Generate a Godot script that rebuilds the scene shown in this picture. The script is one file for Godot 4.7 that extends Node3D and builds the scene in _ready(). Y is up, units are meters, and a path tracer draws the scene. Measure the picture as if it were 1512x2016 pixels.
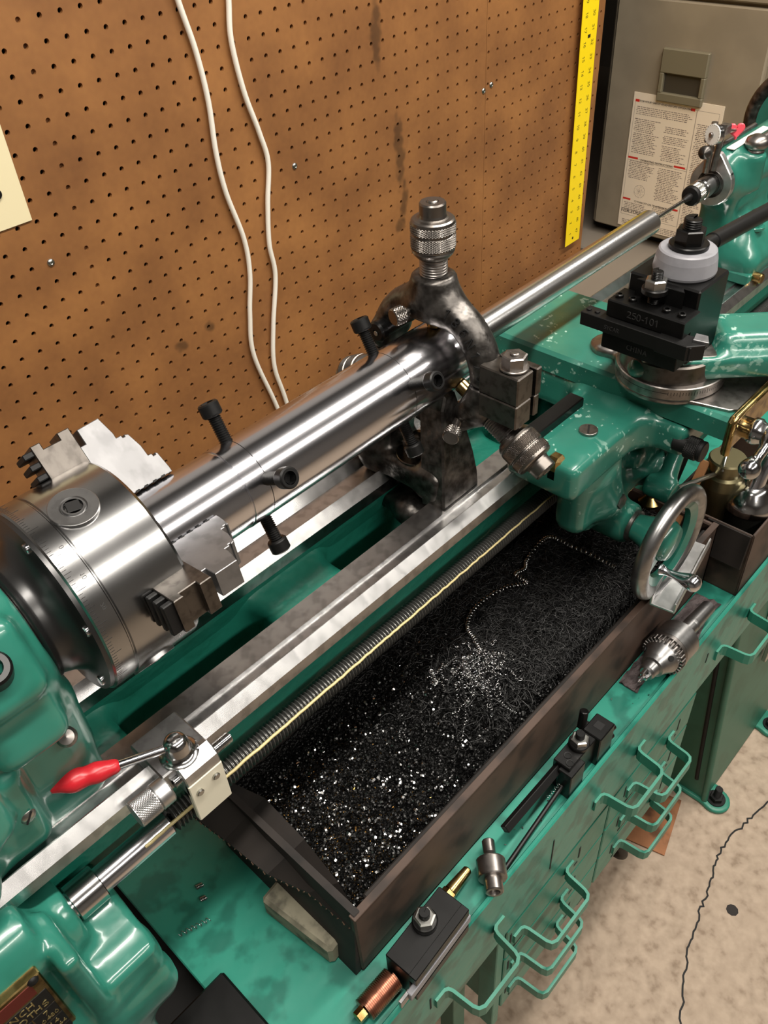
extends Node3D
# A machine-shop corner: a small engine lathe on its chip pan, in front of a pegboard wall.
# x runs along the lathe axis towards the tailstock, y is up, z comes out of the wall towards the operator.

const AY := -0.186   # height of the spindle axis
const AZ := 0.596    # distance of the spindle axis from the pegboard
const FLOOR := -1.3
var used := {}
var rng := RandomNumberGenerator.new()
var M := {}

class MB:            # collects triangles with normals; every builder adds to one of these
	var v := PackedVector3Array()
	var n := PackedVector3Array()
	var uv := PackedVector2Array()
	var use_uv := false
	func tri(a: Vector3, b: Vector3, c: Vector3, na: Vector3, nb: Vector3, nc: Vector3) -> void:
		if (b - a).cross(c - a).dot(na + nb + nc) > 0.0:
			v.append_array([a, c, b]); n.append_array([na, nc, nb])
		else:
			v.append_array([a, b, c]); n.append_array([na, nb, nc])
	func quad(a: Vector3, b: Vector3, c: Vector3, d: Vector3, na: Vector3, nb: Vector3, nc: Vector3, nd: Vector3) -> void:
		tri(a, b, c, na, nb, nc); tri(a, c, d, na, nc, nd)
	func flat4(a: Vector3, b: Vector3, c: Vector3, d: Vector3, out: Vector3) -> void:
		var m := (b - a).cross(c - a)
		if m.length() < 1e-14: m = (c - a).cross(d - a)
		m = m.normalized()
		if m.dot(out) < 0.0: m = -m
		quad(a, b, c, d, m, m, m, m)
	func flat3(a: Vector3, b: Vector3, c: Vector3, out: Vector3) -> void:
		var m := (b - a).cross(c - a).normalized()
		if m.dot(out) < 0.0: m = -m
		tri(a, b, c, m, m, m)
	func mesh() -> ArrayMesh:
		var a := []
		a.resize(Mesh.ARRAY_MAX)
		a[Mesh.ARRAY_VERTEX] = v
		a[Mesh.ARRAY_NORMAL] = n
		if use_uv: a[Mesh.ARRAY_TEX_UV] = uv
		var m := ArrayMesh.new()
		m.add_surface_from_arrays(Mesh.PRIMITIVE_TRIANGLES, a)
		return m

func V(x: float, y: float, z: float) -> Vector3:
	return Vector3(x, y, z)

# a frame whose Y runs along dir
func fr(at: Vector3, dir: Vector3, turn := 0.0) -> Transform3D:
	var y := dir.normalized()
	var h := Vector3.RIGHT if absf(y.x) < 0.9 else Vector3.UP
	var z := h.cross(y).normalized()
	var x := y.cross(z).normalized()
	return Transform3D(Basis(x, y, z) * Basis(Vector3.UP, turn), at)

func euler(at: Vector3, deg := Vector3.ZERO) -> Transform3D:
	return Transform3D(Basis.from_euler(deg * PI / 180.0), at)

# turned shape: profile points are (height along Y, radius)
func lathe(b: MB, t: Transform3D, p: Array, segs := 32, smooth := false, facet := false, helix := 0.0) -> MB:
	var k := p.size()
	var pn := []
	for i in k - 1:
		var e: Vector2 = p[i + 1] - p[i]
		pn.append(Vector2(-e.y, e.x).normalized() if e.length() > 1e-9 else Vector2(0, 1))
	for i in k - 1:
		var a: Vector2 = p[i]
		var c: Vector2 = p[i + 1]
		if a.distance_to(c) < 1e-9: continue
		var n0: Vector2 = pn[i]
		var n1: Vector2 = pn[i]
		if smooth:
			if i > 0 and pn[i - 1].dot(pn[i]) > 0.3: n0 = (pn[i - 1] + pn[i]).normalized()
			if i < k - 2 and pn[i + 1].dot(pn[i]) > 0.3: n1 = (pn[i + 1] + pn[i]).normalized()
		for j in segs:
			var f0 := TAU * j / segs
			var f1 := TAU * (j + 1) / segs
			var fm := (f0 + f1) * 0.5
			var d0 := V(cos(f0), 0, sin(f0))
			var d1 := V(cos(f1), 0, sin(f1))
			var g0 := V(cos(fm), 0, sin(fm)) if facet else d0
			var g1 := g0 if facet else d1
			var h0 := helix * j / segs
			var h1 := helix * (j + 1) / segs
			b.quad(t * (d0 * a.y + V(0, a.x + h0, 0)), t * (d1 * a.y + V(0, a.x + h1, 0)), t * (d1 * c.y + V(0, c.x + h1, 0)), t * (d0 * c.y + V(0, c.x + h0, 0)),
				t.basis * (g0 * n0.y + V(0, n0.x, 0)), t.basis * (g1 * n0.y + V(0, n0.x, 0)), t.basis * (g1 * n1.y + V(0, n1.x, 0)), t.basis * (g0 * n1.y + V(0, n1.x, 0)))
	return b

func cyl(b: MB, t: Transform3D, h: float, r: float, segs := 32, bev := 0.0006) -> MB:
	return lathe(b, t, [Vector2(0, 0), Vector2(0, r - bev), Vector2(bev, r), Vector2(h - bev, r), Vector2(h, r - bev), Vector2(h, 0)], segs)

func hexagon(b: MB, t: Transform3D, h: float, r: float, bev := 0.0008) -> MB:
	return lathe(b, t, [Vector2(0, 0), Vector2(0, r), Vector2(h - bev, r), Vector2(h, r - bev * 1.6), Vector2(h, 0)], 6, false, true)

# a ridged screw of the given length
func screw(b: MB, t: Transform3D, h: float, r: float, pitch: float, deep: float, segs := 16, land := 0.2) -> MB:
	var p := [Vector2(0, 0)]
	var y := 0.0
	while y < h - pitch * 0.99:
		p.append_array([Vector2(y, r - deep), Vector2(y + pitch * (0.5 - land), r), Vector2(y + pitch * 0.5, r), Vector2(y + pitch * (1.0 - land), r - deep)])
		y += pitch
	p.append_array([Vector2(y, r - deep), Vector2(y, 0)])
	return lathe(b, t, p, segs, false, false, pitch)

# a band of little pyramids
func knurl(b: MB, t: Transform3D, y0: float, y1: float, r: float, rows: int, segs: int, amp := 0.0005) -> MB:
	for i in rows:
		for j in segs:
			var q := []
			for c in [[0, 0], [1, 0], [1, 1], [0, 1]]:
				var f: float = TAU * (j + c[1]) / segs
				var y: float = lerpf(y0, y1, float(i + c[0]) / rows)
				var rr: float = r + (amp if (i + j + c[0] + c[1]) % 2 == 0 and i + c[0] > 0 and i + c[0] < rows else 0.0)
				q.append(t * V(cos(f) * rr, y, sin(f) * rr))
			var o := t.basis * V(cos(TAU * (j + 0.5) / segs), 0, sin(TAU * (j + 0.5) / segs))
			if (i + j) % 2 == 0:
				b.flat3(q[0], q[1], q[3], o); b.flat3(q[1], q[2], q[3], o)
			else:
				b.flat3(q[0], q[1], q[2], o); b.flat3(q[0], q[2], q[3], o)
	return b

# chamfered box, centred
func box(b: MB, t: Transform3D, s: Vector3, bev := 0.001) -> MB:
	var h := s * 0.5
	bev = minf(bev, minf(h.x, minf(h.y, h.z)) * 0.9)
	var pt := func(sx: int, sy: int, sz: int, ax: int) -> Vector3:
		var q := V(sx * (h.x - (0.0 if ax == 0 else bev)), sy * (h.y - (0.0 if ax == 1 else bev)), sz * (h.z - (0.0 if ax == 2 else bev)))
		return t * q
	var B := t.basis
	for s1 in [-1, 1]:
		b.flat4(pt.call(s1, -1, -1, 0), pt.call(s1, 1, -1, 0), pt.call(s1, 1, 1, 0), pt.call(s1, -1, 1, 0), B * V(s1, 0, 0))
		b.flat4(pt.call(-1, s1, -1, 1), pt.call(1, s1, -1, 1), pt.call(1, s1, 1, 1), pt.call(-1, s1, 1, 1), B * V(0, s1, 0))
		b.flat4(pt.call(-1, -1, s1, 2), pt.call(1, -1, s1, 2), pt.call(1, 1, s1, 2), pt.call(-1, 1, s1, 2), B * V(0, 0, s1))
		for s2 in [-1, 1]:
			b.flat4(pt.call(-1, s1, s2, 1), pt.call(1, s1, s2, 1), pt.call(1, s1, s2, 2), pt.call(-1, s1, s2, 2), B * V(0, s1, s2))
			b.flat4(pt.call(s1, -1, s2, 0), pt.call(s1, 1, s2, 0), pt.call(s1, 1, s2, 2), pt.call(s1, -1, s2, 2), B * V(s1, 0, s2))
			b.flat4(pt.call(s1, s2, -1, 0), pt.call(s1, s2, 1, 0), pt.call(s1, s2, 1, 1), pt.call(s1, s2, -1, 1), B * V(s1, s2, 0))
			for s3 in [-1, 1]:
				b.flat3(pt.call(s1, s2, s3, 0), pt.call(s1, s2, s3, 1), pt.call(s1, s2, s3, 2), B * V(s1, s2, s3))
	return b

func bx(b: MB, lo: Vector3, hi: Vector3, bev := 0.001) -> MB:
	return box(b, Transform3D(Basis(), (lo + hi) * 0.5), hi - lo, bev)

# outline in local XY pushed along local Z from 0 to h
func extr(b: MB, t: Transform3D, poly: Array, h: float, bev := 0.0) -> MB:
	var p := PackedVector2Array(poly)
	var k := p.size()
	var area := 0.0
	for i in k: area += p[i].cross(p[(i + 1) % k])
	if area < 0.0: p.reverse()
	var inset := PackedVector2Array()
	for i in k:
		var e0 := (p[i] - p[(i + k - 1) % k]).normalized()
		var e1 := (p[(i + 1) % k] - p[i]).normalized()
		var n0 := Vector2(e0.y, -e0.x)
		var n1 := Vector2(e1.y, -e1.x)
		var m := (n0 + n1)
		m = m / maxf(m.dot(n0), 0.35)
		inset.append(p[i] - m * bev)
	var tris := Geometry2D.triangulate_polygon(inset)
	for s in 2:
		var z := 0.0 if s == 0 else h
		var nn := t.basis * V(0, 0, -1.0 if s == 0 else 1.0)
		for i in range(0, tris.size(), 3):
			var a := inset[tris[i]]; var c := inset[tris[i + 1]]; var d := inset[tris[i + 2]]
			b.tri(t * V(a.x, a.y, z), t * V(c.x, c.y, z), t * V(d.x, d.y, z), nn, nn, nn)
	for i in k:
		var a := p[i]; var c := p[(i + 1) % k]
		var e := (c - a).normalized()
		var o := t.basis * V(e.y, -e.x, 0)
		b.flat4(t * V(a.x, a.y, bev), t * V(c.x, c.y, bev), t * V(c.x, c.y, h - bev), t * V(a.x, a.y, h - bev), o)
		if bev > 0.0:
			var ia := inset[i]; var ic := inset[(i + 1) % k]
			b.flat4(t * V(a.x, a.y, bev), t * V(c.x, c.y, bev), t * V(ic.x, ic.y, 0), t * V(ia.x, ia.y, 0), o + t.basis * V(0, 0, -1))
			b.flat4(t * V(a.x, a.y, h - bev), t * V(c.x, c.y, h - bev), t * V(ic.x, ic.y, h), t * V(ia.x, ia.y, h), o + t.basis * V(0, 0, 1))
	return b

# outline given as (z, y) pushed along world x
func along_x(b: MB, poly: Array, x0: float, x1: float, bev := 0.0) -> MB:
	return extr(b, Transform3D(Basis(V(0, 0, 1), V(0, 1, 0), V(-1, 0, 0)), V(x1, 0, 0)), poly, x1 - x0, bev)

func tube(b: MB, pts: Array, r: float, segs := 8, r_end := -1.0, flat := 1.0) -> MB:
	var k := pts.size()
	var side := Vector3.UP
	var rings := []
	for i in k:
		var d: Vector3 = (pts[mini(i + 1, k - 1)] - pts[maxi(i - 1, 0)]).normalized()
		side = (side - d * side.dot(d))
		if side.length() < 0.01: side = d.cross(V(0.3, 0.5, 0.8))
		side = side.normalized()
		var w := d.cross(side)
		var rr := r if r_end < 0.0 else lerpf(r, r_end, float(i) / (k - 1))
		var ring := []
		for j in segs:
			var f := TAU * j / segs
			var o := side * cos(f) + w * sin(f) * flat
			ring.append([pts[i] + o * rr, o.normalized()])
		rings.append(ring)
	for i in k - 1:
		for j in segs:
			var a = rings[i][j]; var c = rings[i][(j + 1) % segs]; var d = rings[i + 1][(j + 1) % segs]; var e = rings[i + 1][j]
			b.quad(a[0], c[0], d[0], e[0], a[1], c[1], d[1], e[1])
	for s in [0, k - 1]:
		var o: Vector3 = pts[0] - pts[1] if s == 0 else pts[k - 1] - pts[k - 2]
		for j in segs: b.flat3(pts[s], rings[s][j][0], rings[s][(j + 1) % segs][0], o)
	return b

func smooth_path(ctrl: Array, steps := 8) -> Array:
	var c := Curve3D.new()
	for i in ctrl.size():
		var t: Vector3 = (ctrl[mini(i + 1, ctrl.size() - 1)] - ctrl[maxi(i - 1, 0)]) / 6.0
		c.add_point(ctrl[i], -t, t)
	var out := []
	for i in ctrl.size() - 1:
		for j in steps: out.append(c.sample(i, float(j) / steps))
	out.append(ctrl[-1])
	return out

func strip_path(b: MB, pts: Array, up: Vector3, w: float, th: float) -> MB:   # a bent flat bar: width along up
	var k := pts.size()
	var L := []; var R := []
	for i in k:
		var d0: Vector3 = (pts[i] - pts[maxi(i - 1, 0)]).normalized()
		var d1: Vector3 = (pts[mini(i + 1, k - 1)] - pts[i]).normalized()
		var d := (d0 + d1).normalized()
		var s := d.cross(up).normalized()
		var m := th * 0.5 / maxf(0.4, s.dot((d1 if d1.length() > 0.5 else d0).cross(up).normalized()))
		L.append(pts[i] - s * m); R.append(pts[i] + s * m)
	var h := up * w * 0.5
	for i in k - 1:
		var o: Vector3 = R[i] - L[i]
		b.flat4(L[i] - h, L[i + 1] - h, L[i + 1] + h, L[i] + h, -o)
		b.flat4(R[i] - h, R[i + 1] - h, R[i + 1] + h, R[i] + h, o)
		b.flat4(L[i] + h, L[i + 1] + h, R[i + 1] + h, R[i] + h, up)
		b.flat4(L[i] - h, L[i + 1] - h, R[i + 1] - h, R[i] - h, -up)
	for i in [0, k - 1]:
		b.flat4(L[i] - h, R[i] - h, R[i] + h, L[i] + h, pts[0] - pts[1] if i == 0 else pts[-1] - pts[-2])
	return b

# ---- castings: distance fields meshed with surface nets -------------------------------------
# [kind, blend, carve, inverse frame, a, b, r0, r1]
func s_box(at: Vector3, half: Vector3, round_r := 0.004, blend := 0.01, deg := Vector3.ZERO, carve := false) -> Array:
	return [0, blend, carve, euler(at, deg).affine_inverse(), half - Vector3.ONE * round_r, Vector3.ZERO, round_r, 0.0]
func s_cap(a: Vector3, c: Vector3, r0: float, r1: float, blend := 0.01, carve := false) -> Array:
	return [1, blend, carve, Transform3D(), a, c, r0, r1]
func s_cyl(a: Vector3, c: Vector3, r: float, blend := 0.006, round_r := 0.002, carve := false) -> Array:
	return [2, blend, carve, fr((a + c) * 0.5, c - a).affine_inverse(), V(r - round_r, a.distance_to(c) * 0.5 - round_r, 0), Vector3.ZERO, round_r, 0.0]
func s_torus(at: Vector3, axis: Vector3, R: float, r: float, thick := 1.0, blend := 0.008, carve := false) -> Array:
	return [3, blend, carve, fr(at, axis).affine_inverse(), V(R, thick, 0), Vector3.ZERO, r, 0.0]

func s_one(q: Array, p: Vector3) -> float:
	match q[0]:
		0:
			var l: Vector3 = (q[3] * p).abs() - q[4]
			return l.max(Vector3.ZERO).length() + minf(maxf(l.x, maxf(l.y, l.z)), 0.0) - q[6]
		1:
			var ab: Vector3 = q[5] - q[4]
			var h := clampf((p - q[4]).dot(ab) / ab.length_squared(), 0.0, 1.0)
			return p.distance_to(q[4] + ab * h) - lerpf(q[6], q[7], h)
		2:
			var l: Vector3 = q[3] * p
			var dx: float = Vector2(l.x, l.z).length() - q[4].x
			var dy: float = absf(l.y) - q[4].y
			return Vector2(maxf(dx, 0), maxf(dy, 0)).length() + minf(maxf(dx, dy), 0.0) - q[6]
		3:
			var l: Vector3 = q[3] * p
			return Vector2(Vector2(l.x, l.z).length() - q[4].x, l.y / q[4].y).length() - q[6]
	return 1e9

func s_all(list: Array, p: Vector3) -> float:
	var d := 1.0
	for q in list:
		var s := s_one(q, p)
		var k: float = q[1]
		if q[2]: s = -s
		if q[2]:
			var h := maxf(k - absf(d - s), 0.0) / k
			d = maxf(d, s) + h * h * k * 0.25
		else:
			var h := maxf(k - absf(d - s), 0.0) / k
			d = minf(d, s) - h * h * k * 0.25
	return d

func casting(b: MB, list: Array, lo: Vector3, hi: Vector3, cell: float) -> MB:
	var N := 6
	var bl := Vector3i(((hi - lo) / (cell * N)).ceil())
	var n := bl * N + Vector3i.ONE
	var f := PackedFloat32Array()
	f.resize(n.x * n.y * n.z)
	f.fill(9.0)
	var active := []
	var rad := cell * N * 0.87
	for bz in bl.z:
		for by in bl.y:
			for bx_ in bl.x:
				var base := Vector3i(bx_, by, bz) * N
				var mid := lo + (Vector3(base) + Vector3.ONE * (N * 0.5)) * cell
				var near := []
				for q in list:
					if s_one(q, mid) < rad * 2.2 + q[1]: near.append(q)
				if near.is_empty(): continue
				var dm := s_all(near, mid)
				if dm > rad * 1.3: continue
				active.append(base)
				if dm < -rad * 1.5:
					for z in N + 1:
						for y in N + 1:
							for x in N + 1: f[base.x + x + n.x * (base.y + y + n.y * (base.z + z))] = -9.0
					active.pop_back()
					continue
				for z in N + 1:
					for y in N + 1:
						for x in N + 1:
							var i := base.x + x + n.x * (base.y + y + n.y * (base.z + z))
							if absf(f[i]) > 5.0: f[i] = s_all(near, lo + Vector3(base.x + x, base.y + y, base.z + z) * cell)
	var vid := {}
	var pos := PackedVector3Array()
	var sx := 1; var sy := n.x; var sz := n.x * n.y
	var off := [0, sx, sy, sx + sy, sz, sx + sz, sy + sz, sx + sy + sz]
	var cor := [V(0, 0, 0), V(1, 0, 0), V(0, 1, 0), V(1, 1, 0), V(0, 0, 1), V(1, 0, 1), V(0, 1, 1), V(1, 1, 1)]
	var edges := [[0, 1], [2, 3], [4, 5], [6, 7], [0, 2], [1, 3], [4, 6], [5, 7], [0, 4], [1, 5], [2, 6], [3, 7]]
	for base in active:
		for z in N:
			for y in N:
				for x in N:
					var i: int = base.x + x + n.x * (base.y + y + n.y * (base.z + z))
					var mask := 0
					for c in 8:
						if f[i + off[c]] < 0.0: mask |= 1 << c
					if mask == 0 or mask == 255: continue
					var sum := Vector3.ZERO
					var cnt := 0
					for e in edges:
						var m0: bool = mask & (1 << e[0])
						var m1: bool = mask & (1 << e[1])
						if m0 != m1:
							var a := f[i + off[e[0]]]; var c2 := f[i + off[e[1]]]
							sum += cor[e[0]].lerp(cor[e[1]], a / (a - c2)); cnt += 1
					vid[i] = pos.size()
					pos.append(lo + (Vector3(base.x + x, base.y + y, base.z + z) + sum / cnt) * cell)
	var nor := PackedVector3Array()
	nor.resize(pos.size())
	var quads := []
	for i in vid:
		for ax in 3:
			var s: int = [sx, sy, sz][ax]
			var u: int = [sy, sz, sx][ax]
			var w: int = [sz, sx, sy][ax]
			var a := f[i]; var c := f[i + s]
			if (a < 0.0) == (c < 0.0): continue
			if not (vid.has(i - u) and vid.has(i - w) and vid.has(i - u - w)): continue
			var q := [vid[i], vid[i - u], vid[i - u - w], vid[i - w]]
			var m := (pos[q[2]] - pos[q[0]]).cross(pos[q[3]] - pos[q[1]])
			var out := Vector3.ZERO
			out[ax] = 1.0 if a < 0.0 else -1.0
			if m.dot(out) < 0.0: m = -m
			for t in q: nor[t] += m
			quads.append(q)
	for i in nor.size(): nor[i] = nor[i].normalized()
	for q in quads:
		b.quad(pos[q[0]], pos[q[1]], pos[q[2]], pos[q[3]], nor[q[0]], nor[q[1]], nor[q[2]], nor[q[3]])
	return b

# ---- naming and placing ----------------------------------------------------------------------
func numbered(called: String) -> String:
	used[called] = used.get(called, -1) + 1
	return called if used[called] == 0 else "%s_%03d" % [called, used[called]]

func tag(o: Node, label: String, category: String, group := "", kind := "") -> Node:
	if label: o.set_meta("label", label)
	if category: o.set_meta("category", category)
	if group: o.set_meta("group", group)
	if kind: o.set_meta("kind", kind)
	return o

func thing(called: String, label: String, category: String, at := Vector3.ZERO, group := "") -> Node3D:
	var o := Node3D.new()
	o.name = numbered(called)
	add_child(o)
	o.position = at
	tag(o, label, category, group)
	return o

# one mesh; the shapes are given in world coordinates, so a part's own frame is taken off again
func put(called: String, b: MB, m: Material, parent: Node3D = null, label := "") -> MeshInstance3D:
	var o := MeshInstance3D.new()
	o.material_override = m
	if parent:
		var base := Vector3.ZERO
		var q: Node = parent
		while q != self:
			base += q.position
			q = q.get_parent()
		if base != Vector3.ZERO:
			for i in b.v.size(): b.v[i] -= base
		o.mesh = b.mesh()
		o.name = called
		parent.add_child(o, true)
	else:
		o.mesh = b.mesh()
		o.name = numbered(called)
		add_child(o)
	if label: o.set_meta("label", label)
	return o

func single(called: String, b: MB, m: Material, label: String, category: String, group := "", kind := "") -> MeshInstance3D:
	return tag(put(called, b, m), label, category, group, kind)

func structure(called: String, b: MB, m: Material, label: String) -> MeshInstance3D:
	return tag(put(called, b, m), label, "", "", "structure")

func copy(o: Node3D, at: Vector3, label: String) -> Node3D:
	var c: Node3D = o.duplicate()
	c.name = numbered(String(o.name).trim_suffix(String(o.name).right(4)) if String(o.name).right(3).is_valid_int() else String(o.name))
	add_child(c)
	c.position = at
	if label: c.set_meta("label", label)
	return c

func words(called: String, text: String, at: Transform3D, height: float, m: Material, parent: Node3D, depth := 0.0006, mono := false, center := true) -> MeshInstance3D:
	var t := TextMesh.new()
	var f := SystemFont.new()
	f.font_names = PackedStringArray(["Droid Sans Mono" if mono else "Droid Sans"])
	t.font = f
	t.text = text
	t.font_size = 24
	t.pixel_size = height / 17.5
	t.depth = depth
	t.curve_step = 2.0
	if not center: t.horizontal_alignment = HORIZONTAL_ALIGNMENT_LEFT
	var o := MeshInstance3D.new()
	o.mesh = t
	o.material_override = m
	o.name = called
	parent.add_child(o, true)
	var base := Vector3.ZERO
	var q: Node = parent
	while q != self:
		base += q.position
		q = q.get_parent()
	o.transform = Transform3D(at.basis, at.origin - base)
	return o

# ---- materials -------------------------------------------------------------------------------
func noise(seed_: int, freq: float, c: Array, at: Array, octaves := 4, size := 256, kind := FastNoiseLite.TYPE_SIMPLEX_SMOOTH) -> NoiseTexture2D:
	var f := FastNoiseLite.new()
	f.seed = seed_; f.frequency = freq; f.fractal_octaves = octaves; f.noise_type = kind
	var t := NoiseTexture2D.new()
	t.width = size; t.height = size; t.seamless = true; t.noise = f
	if c.size() > 0:
		var g := Gradient.new()
		g.offsets = PackedFloat32Array(at)
		g.colors = PackedColorArray(c)
		t.color_ramp = g
	return t

func bump(seed_: int, freq: float, strength: float, octaves := 3) -> NoiseTexture2D:
	var t := noise(seed_, freq, [], [], octaves)
	t.as_normal_map = true
	t.bump_strength = strength
	return t

func mat(c: Color, rough: float, metal := 0.0, tex: Texture2D = null, scale := 8.0, nrm: Texture2D = null, nscale := 0.5) -> StandardMaterial3D:
	var m := StandardMaterial3D.new()
	m.albedo_color = c
	m.roughness = rough
	m.metallic = metal
	if tex: m.albedo_texture = tex
	if nrm:
		m.normal_enabled = true
		m.normal_texture = nrm
		m.normal_scale = nscale
	if tex or nrm:
		m.uv1_triplanar = true
		m.uv1_world_triplanar = true
		m.uv1_scale = Vector3.ONE * scale
	return m

func g(x: float) -> Color:
	return Color(x, x, x)

func make_materials() -> void:
	var w := Color.WHITE
	var orange_peel := bump(3, 0.02, 3.0)
	var enamel := noise(11, 0.012, [Color(0.86, 0.9, 0.88), w, Color(1.0, 1.0, 1.0)], [0.2, 0.5, 1.0])
	M.enamel = mat(Color(0.16, 0.435, 0.375), 0.28, 0.0, enamel, 6.0, orange_peel, 0.25)
	M.enamel.clearcoat_enabled = true; M.enamel.clearcoat = 0.6; M.enamel.clearcoat_roughness = 0.12
	var gr := Color(0.165, 0.44, 0.378)
	M.worn_enamel = mat(w, 0.3, 0.0, chipped_paint(gr), 3.6, orange_peel, 0.25)
	M.worn_enamel.clearcoat_enabled = true; M.worn_enamel.clearcoat = 0.5; M.worn_enamel.clearcoat_roughness = 0.15
	M.bed_green = mat(Color(0.12, 0.45, 0.38), 0.38, 0.0, enamel, 5.0, bump(5, 0.05, 3.0), 0.3)
	M.pan_green = mat(Color(0.17, 0.50, 0.43), 0.36, 0.0, noise(31, 0.02, [Color(0.75, 0.8, 0.8), w, w], [0.25, 0.45, 1.0], 5), 4.0, orange_peel, 0.2)
	M.sheet_green = mat(Color(0.18, 0.485, 0.405), 0.4, 0.0, enamel, 3.0, orange_peel, 0.15)
	M.stand_green = mat(Color(0.19, 0.42, 0.34), 0.45, 0.0, enamel, 3.0)
	var ground := noise(41, 0.02, [g(0.86), g(0.96), w], [0.25, 0.5, 1.0], 5)
	M.steel = mat(g(0.80), 0.16, 1.0, noise(42, 0.008, [g(0.9), w], [0.3, 0.7]), 7.0)
	M.bright = mat(Color(0.84, 0.84, 0.86), 0.17, 1.0)
	M.bar = mat(g(0.88), 0.24, 1.0)
	M.chuck = mat(g(0.66), 0.21, 1.0, noise(44, 0.01, [g(0.93), w], [0.3, 0.7]), 6.0)
	M.way = mat(g(0.78), 0.27, 1.0, ground, 14.0)
	M.ground = mat(g(0.66), 0.34, 1.0, ground, 12.0)
	M.jaw = mat(Color(0.60, 0.60, 0.605), 0.48, 1.0, ground, 9.0)
	M.dull_steel = mat(Color(0.62, 0.60, 0.585), 0.34, 1.0, noise(47, 0.03, [g(0.8), g(0.96), w], [0.2, 0.5, 1.0], 5), 12.0)
	M.knurled = mat(Color(0.50, 0.48, 0.46), 0.34, 1.0)
	M.alu = mat(g(0.82), 0.36, 1.0, noise(48, 0.02, [g(0.88), w], [0.3, 0.7]), 8.0)
	M.iron = mat(Color(0.50, 0.485, 0.47), 0.37, 0.9, noise(51, 0.03, [Color(0.42, 0.41, 0.4), g(0.7), g(1.0)], [0.2, 0.5, 0.9], 5), 9.0, bump(52, 0.05, 3.0), 0.3)
	M.back_iron = mat(g(0.30), 0.32, 0.9)
	M.cast_face = mat(Color(0.44, 0.42, 0.40), 0.34, 1.0, noise(57, 0.03, [g(0.75), g(0.95), w], [0.2, 0.5, 1.0], 4), 12.0)
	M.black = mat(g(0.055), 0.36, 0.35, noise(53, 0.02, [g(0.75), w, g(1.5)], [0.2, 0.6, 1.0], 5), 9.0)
	M.black_satin = mat(g(0.07), 0.42, 0.3)
	M.lead = mat(Color(0.36, 0.36, 0.35), 0.36, 0.65)
	M.brass = mat(Color(0.74, 0.635, 0.42), 0.24, 1.0, noise(54, 0.02, [Color(0.7, 0.66, 0.6), w], [0.2, 0.6]), 12.0)
	M.copper = mat(Color(0.82, 0.58, 0.48), 0.32, 1.0, noise(55, 0.02, [g(0.6), w], [0.2, 0.6]), 12.0)
	M.cadmium = mat(Color(0.55, 0.52, 0.40), 0.38, 1.0)
	M.zinc = mat(Color(0.72, 0.72, 0.70), 0.28, 1.0)
	M.grey_ring = mat(Color(0.53, 0.53, 0.55), 0.42, 0.0, noise(56, 0.02, [g(0.93), w], [0.3, 0.6]), 9.0)
	M.red_grip = mat(Color(0.74, 0.13, 0.17), 0.34)
	M.rubber = mat(g(0.03), 0.5)
	M.heart = mat(Color(0.80, 0.27, 0.32), 0.4)
	M.recess = mat(Color(0.24, 0.215, 0.175), 0.6)
	M.white = mat(Color(0.88, 0.87, 0.84), 0.4)
	M.cord = mat(Color(0.96, 0.94, 0.89), 0.42)
	M.cream = mat(Color(0.93, 0.88, 0.72), 0.6)
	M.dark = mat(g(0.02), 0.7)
	M.engrave = mat(g(0.10), 0.6)
	M.pale_engrave = mat(g(0.17), 0.5)
	M.mark = mat(g(0.12), 0.5, 0.6)
	M.gold_mark = mat(Color(0.92, 0.84, 0.58), 0.3, 1.0)
	M.plate_black = mat(g(0.045), 0.4)
	M.plate_red = mat(Color(0.34, 0.10, 0.06), 0.45)
	M.yellow = mat(Color(1.0, 0.88, 0.08), 0.42)
	M.ruler_ink = mat(Color(0.10, 0.09, 0.02), 0.6)
	M.furnace = mat(Color(0.58, 0.53, 0.45), 0.55, 0.0, noise(61, 0.02, [g(0.94), w], [0.3, 0.7]), 1.5)
	M.furnace_trim = mat(Color(0.46, 0.43, 0.35), 0.5)
	M.paper = mat(Color(0.84, 0.78, 0.68), 0.7)
	M.label_red = mat(Color(0.78, 0.16, 0.12), 0.6)
	M.ink = mat(Color(0.16, 0.13, 0.12), 0.7)
	var kraft := noise(62, 0.015, [g(0.6), g(0.9), w], [0.2, 0.5, 1.0], 5)
	M.card_brown = mat(Color(0.30, 0.23, 0.19), 0.6, 0.0, kraft, 4.0)
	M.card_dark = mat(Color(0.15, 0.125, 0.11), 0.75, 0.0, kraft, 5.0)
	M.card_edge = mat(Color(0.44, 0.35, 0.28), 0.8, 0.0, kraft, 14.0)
	M.card_new = mat(Color(0.62, 0.42, 0.28), 0.8, 0.0, kraft, 4.0)
	M.stone = mat(Color(0.58, 0.56, 0.48), 0.8, 0.0, kraft, 9.0)
	M.rag = mat(Color(0.34, 0.30, 0.30), 0.75, 0.0, kraft, 12.0, bump(63, 0.05, 6.0), 0.8)
	M.swarf_bed = mat(g(0.03), 0.5, 0.4, noise(64, 0.09, [g(0.3), g(1.0), g(2.6)], [0.3, 0.6, 0.95], 5), 10.0, bump(65, 0.1, 10.0), 1.0)
	M.swarf_dark = mat(g(0.15), 0.34, 0.85)
	M.swarf_hair = mat(g(0.27), 0.4, 0.85)
	M.swarf_bright = mat(g(0.72), 0.22, 1.0)
	M.swarf_gold = mat(Color(0.55, 0.42, 0.22), 0.26, 1.0)
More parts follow.
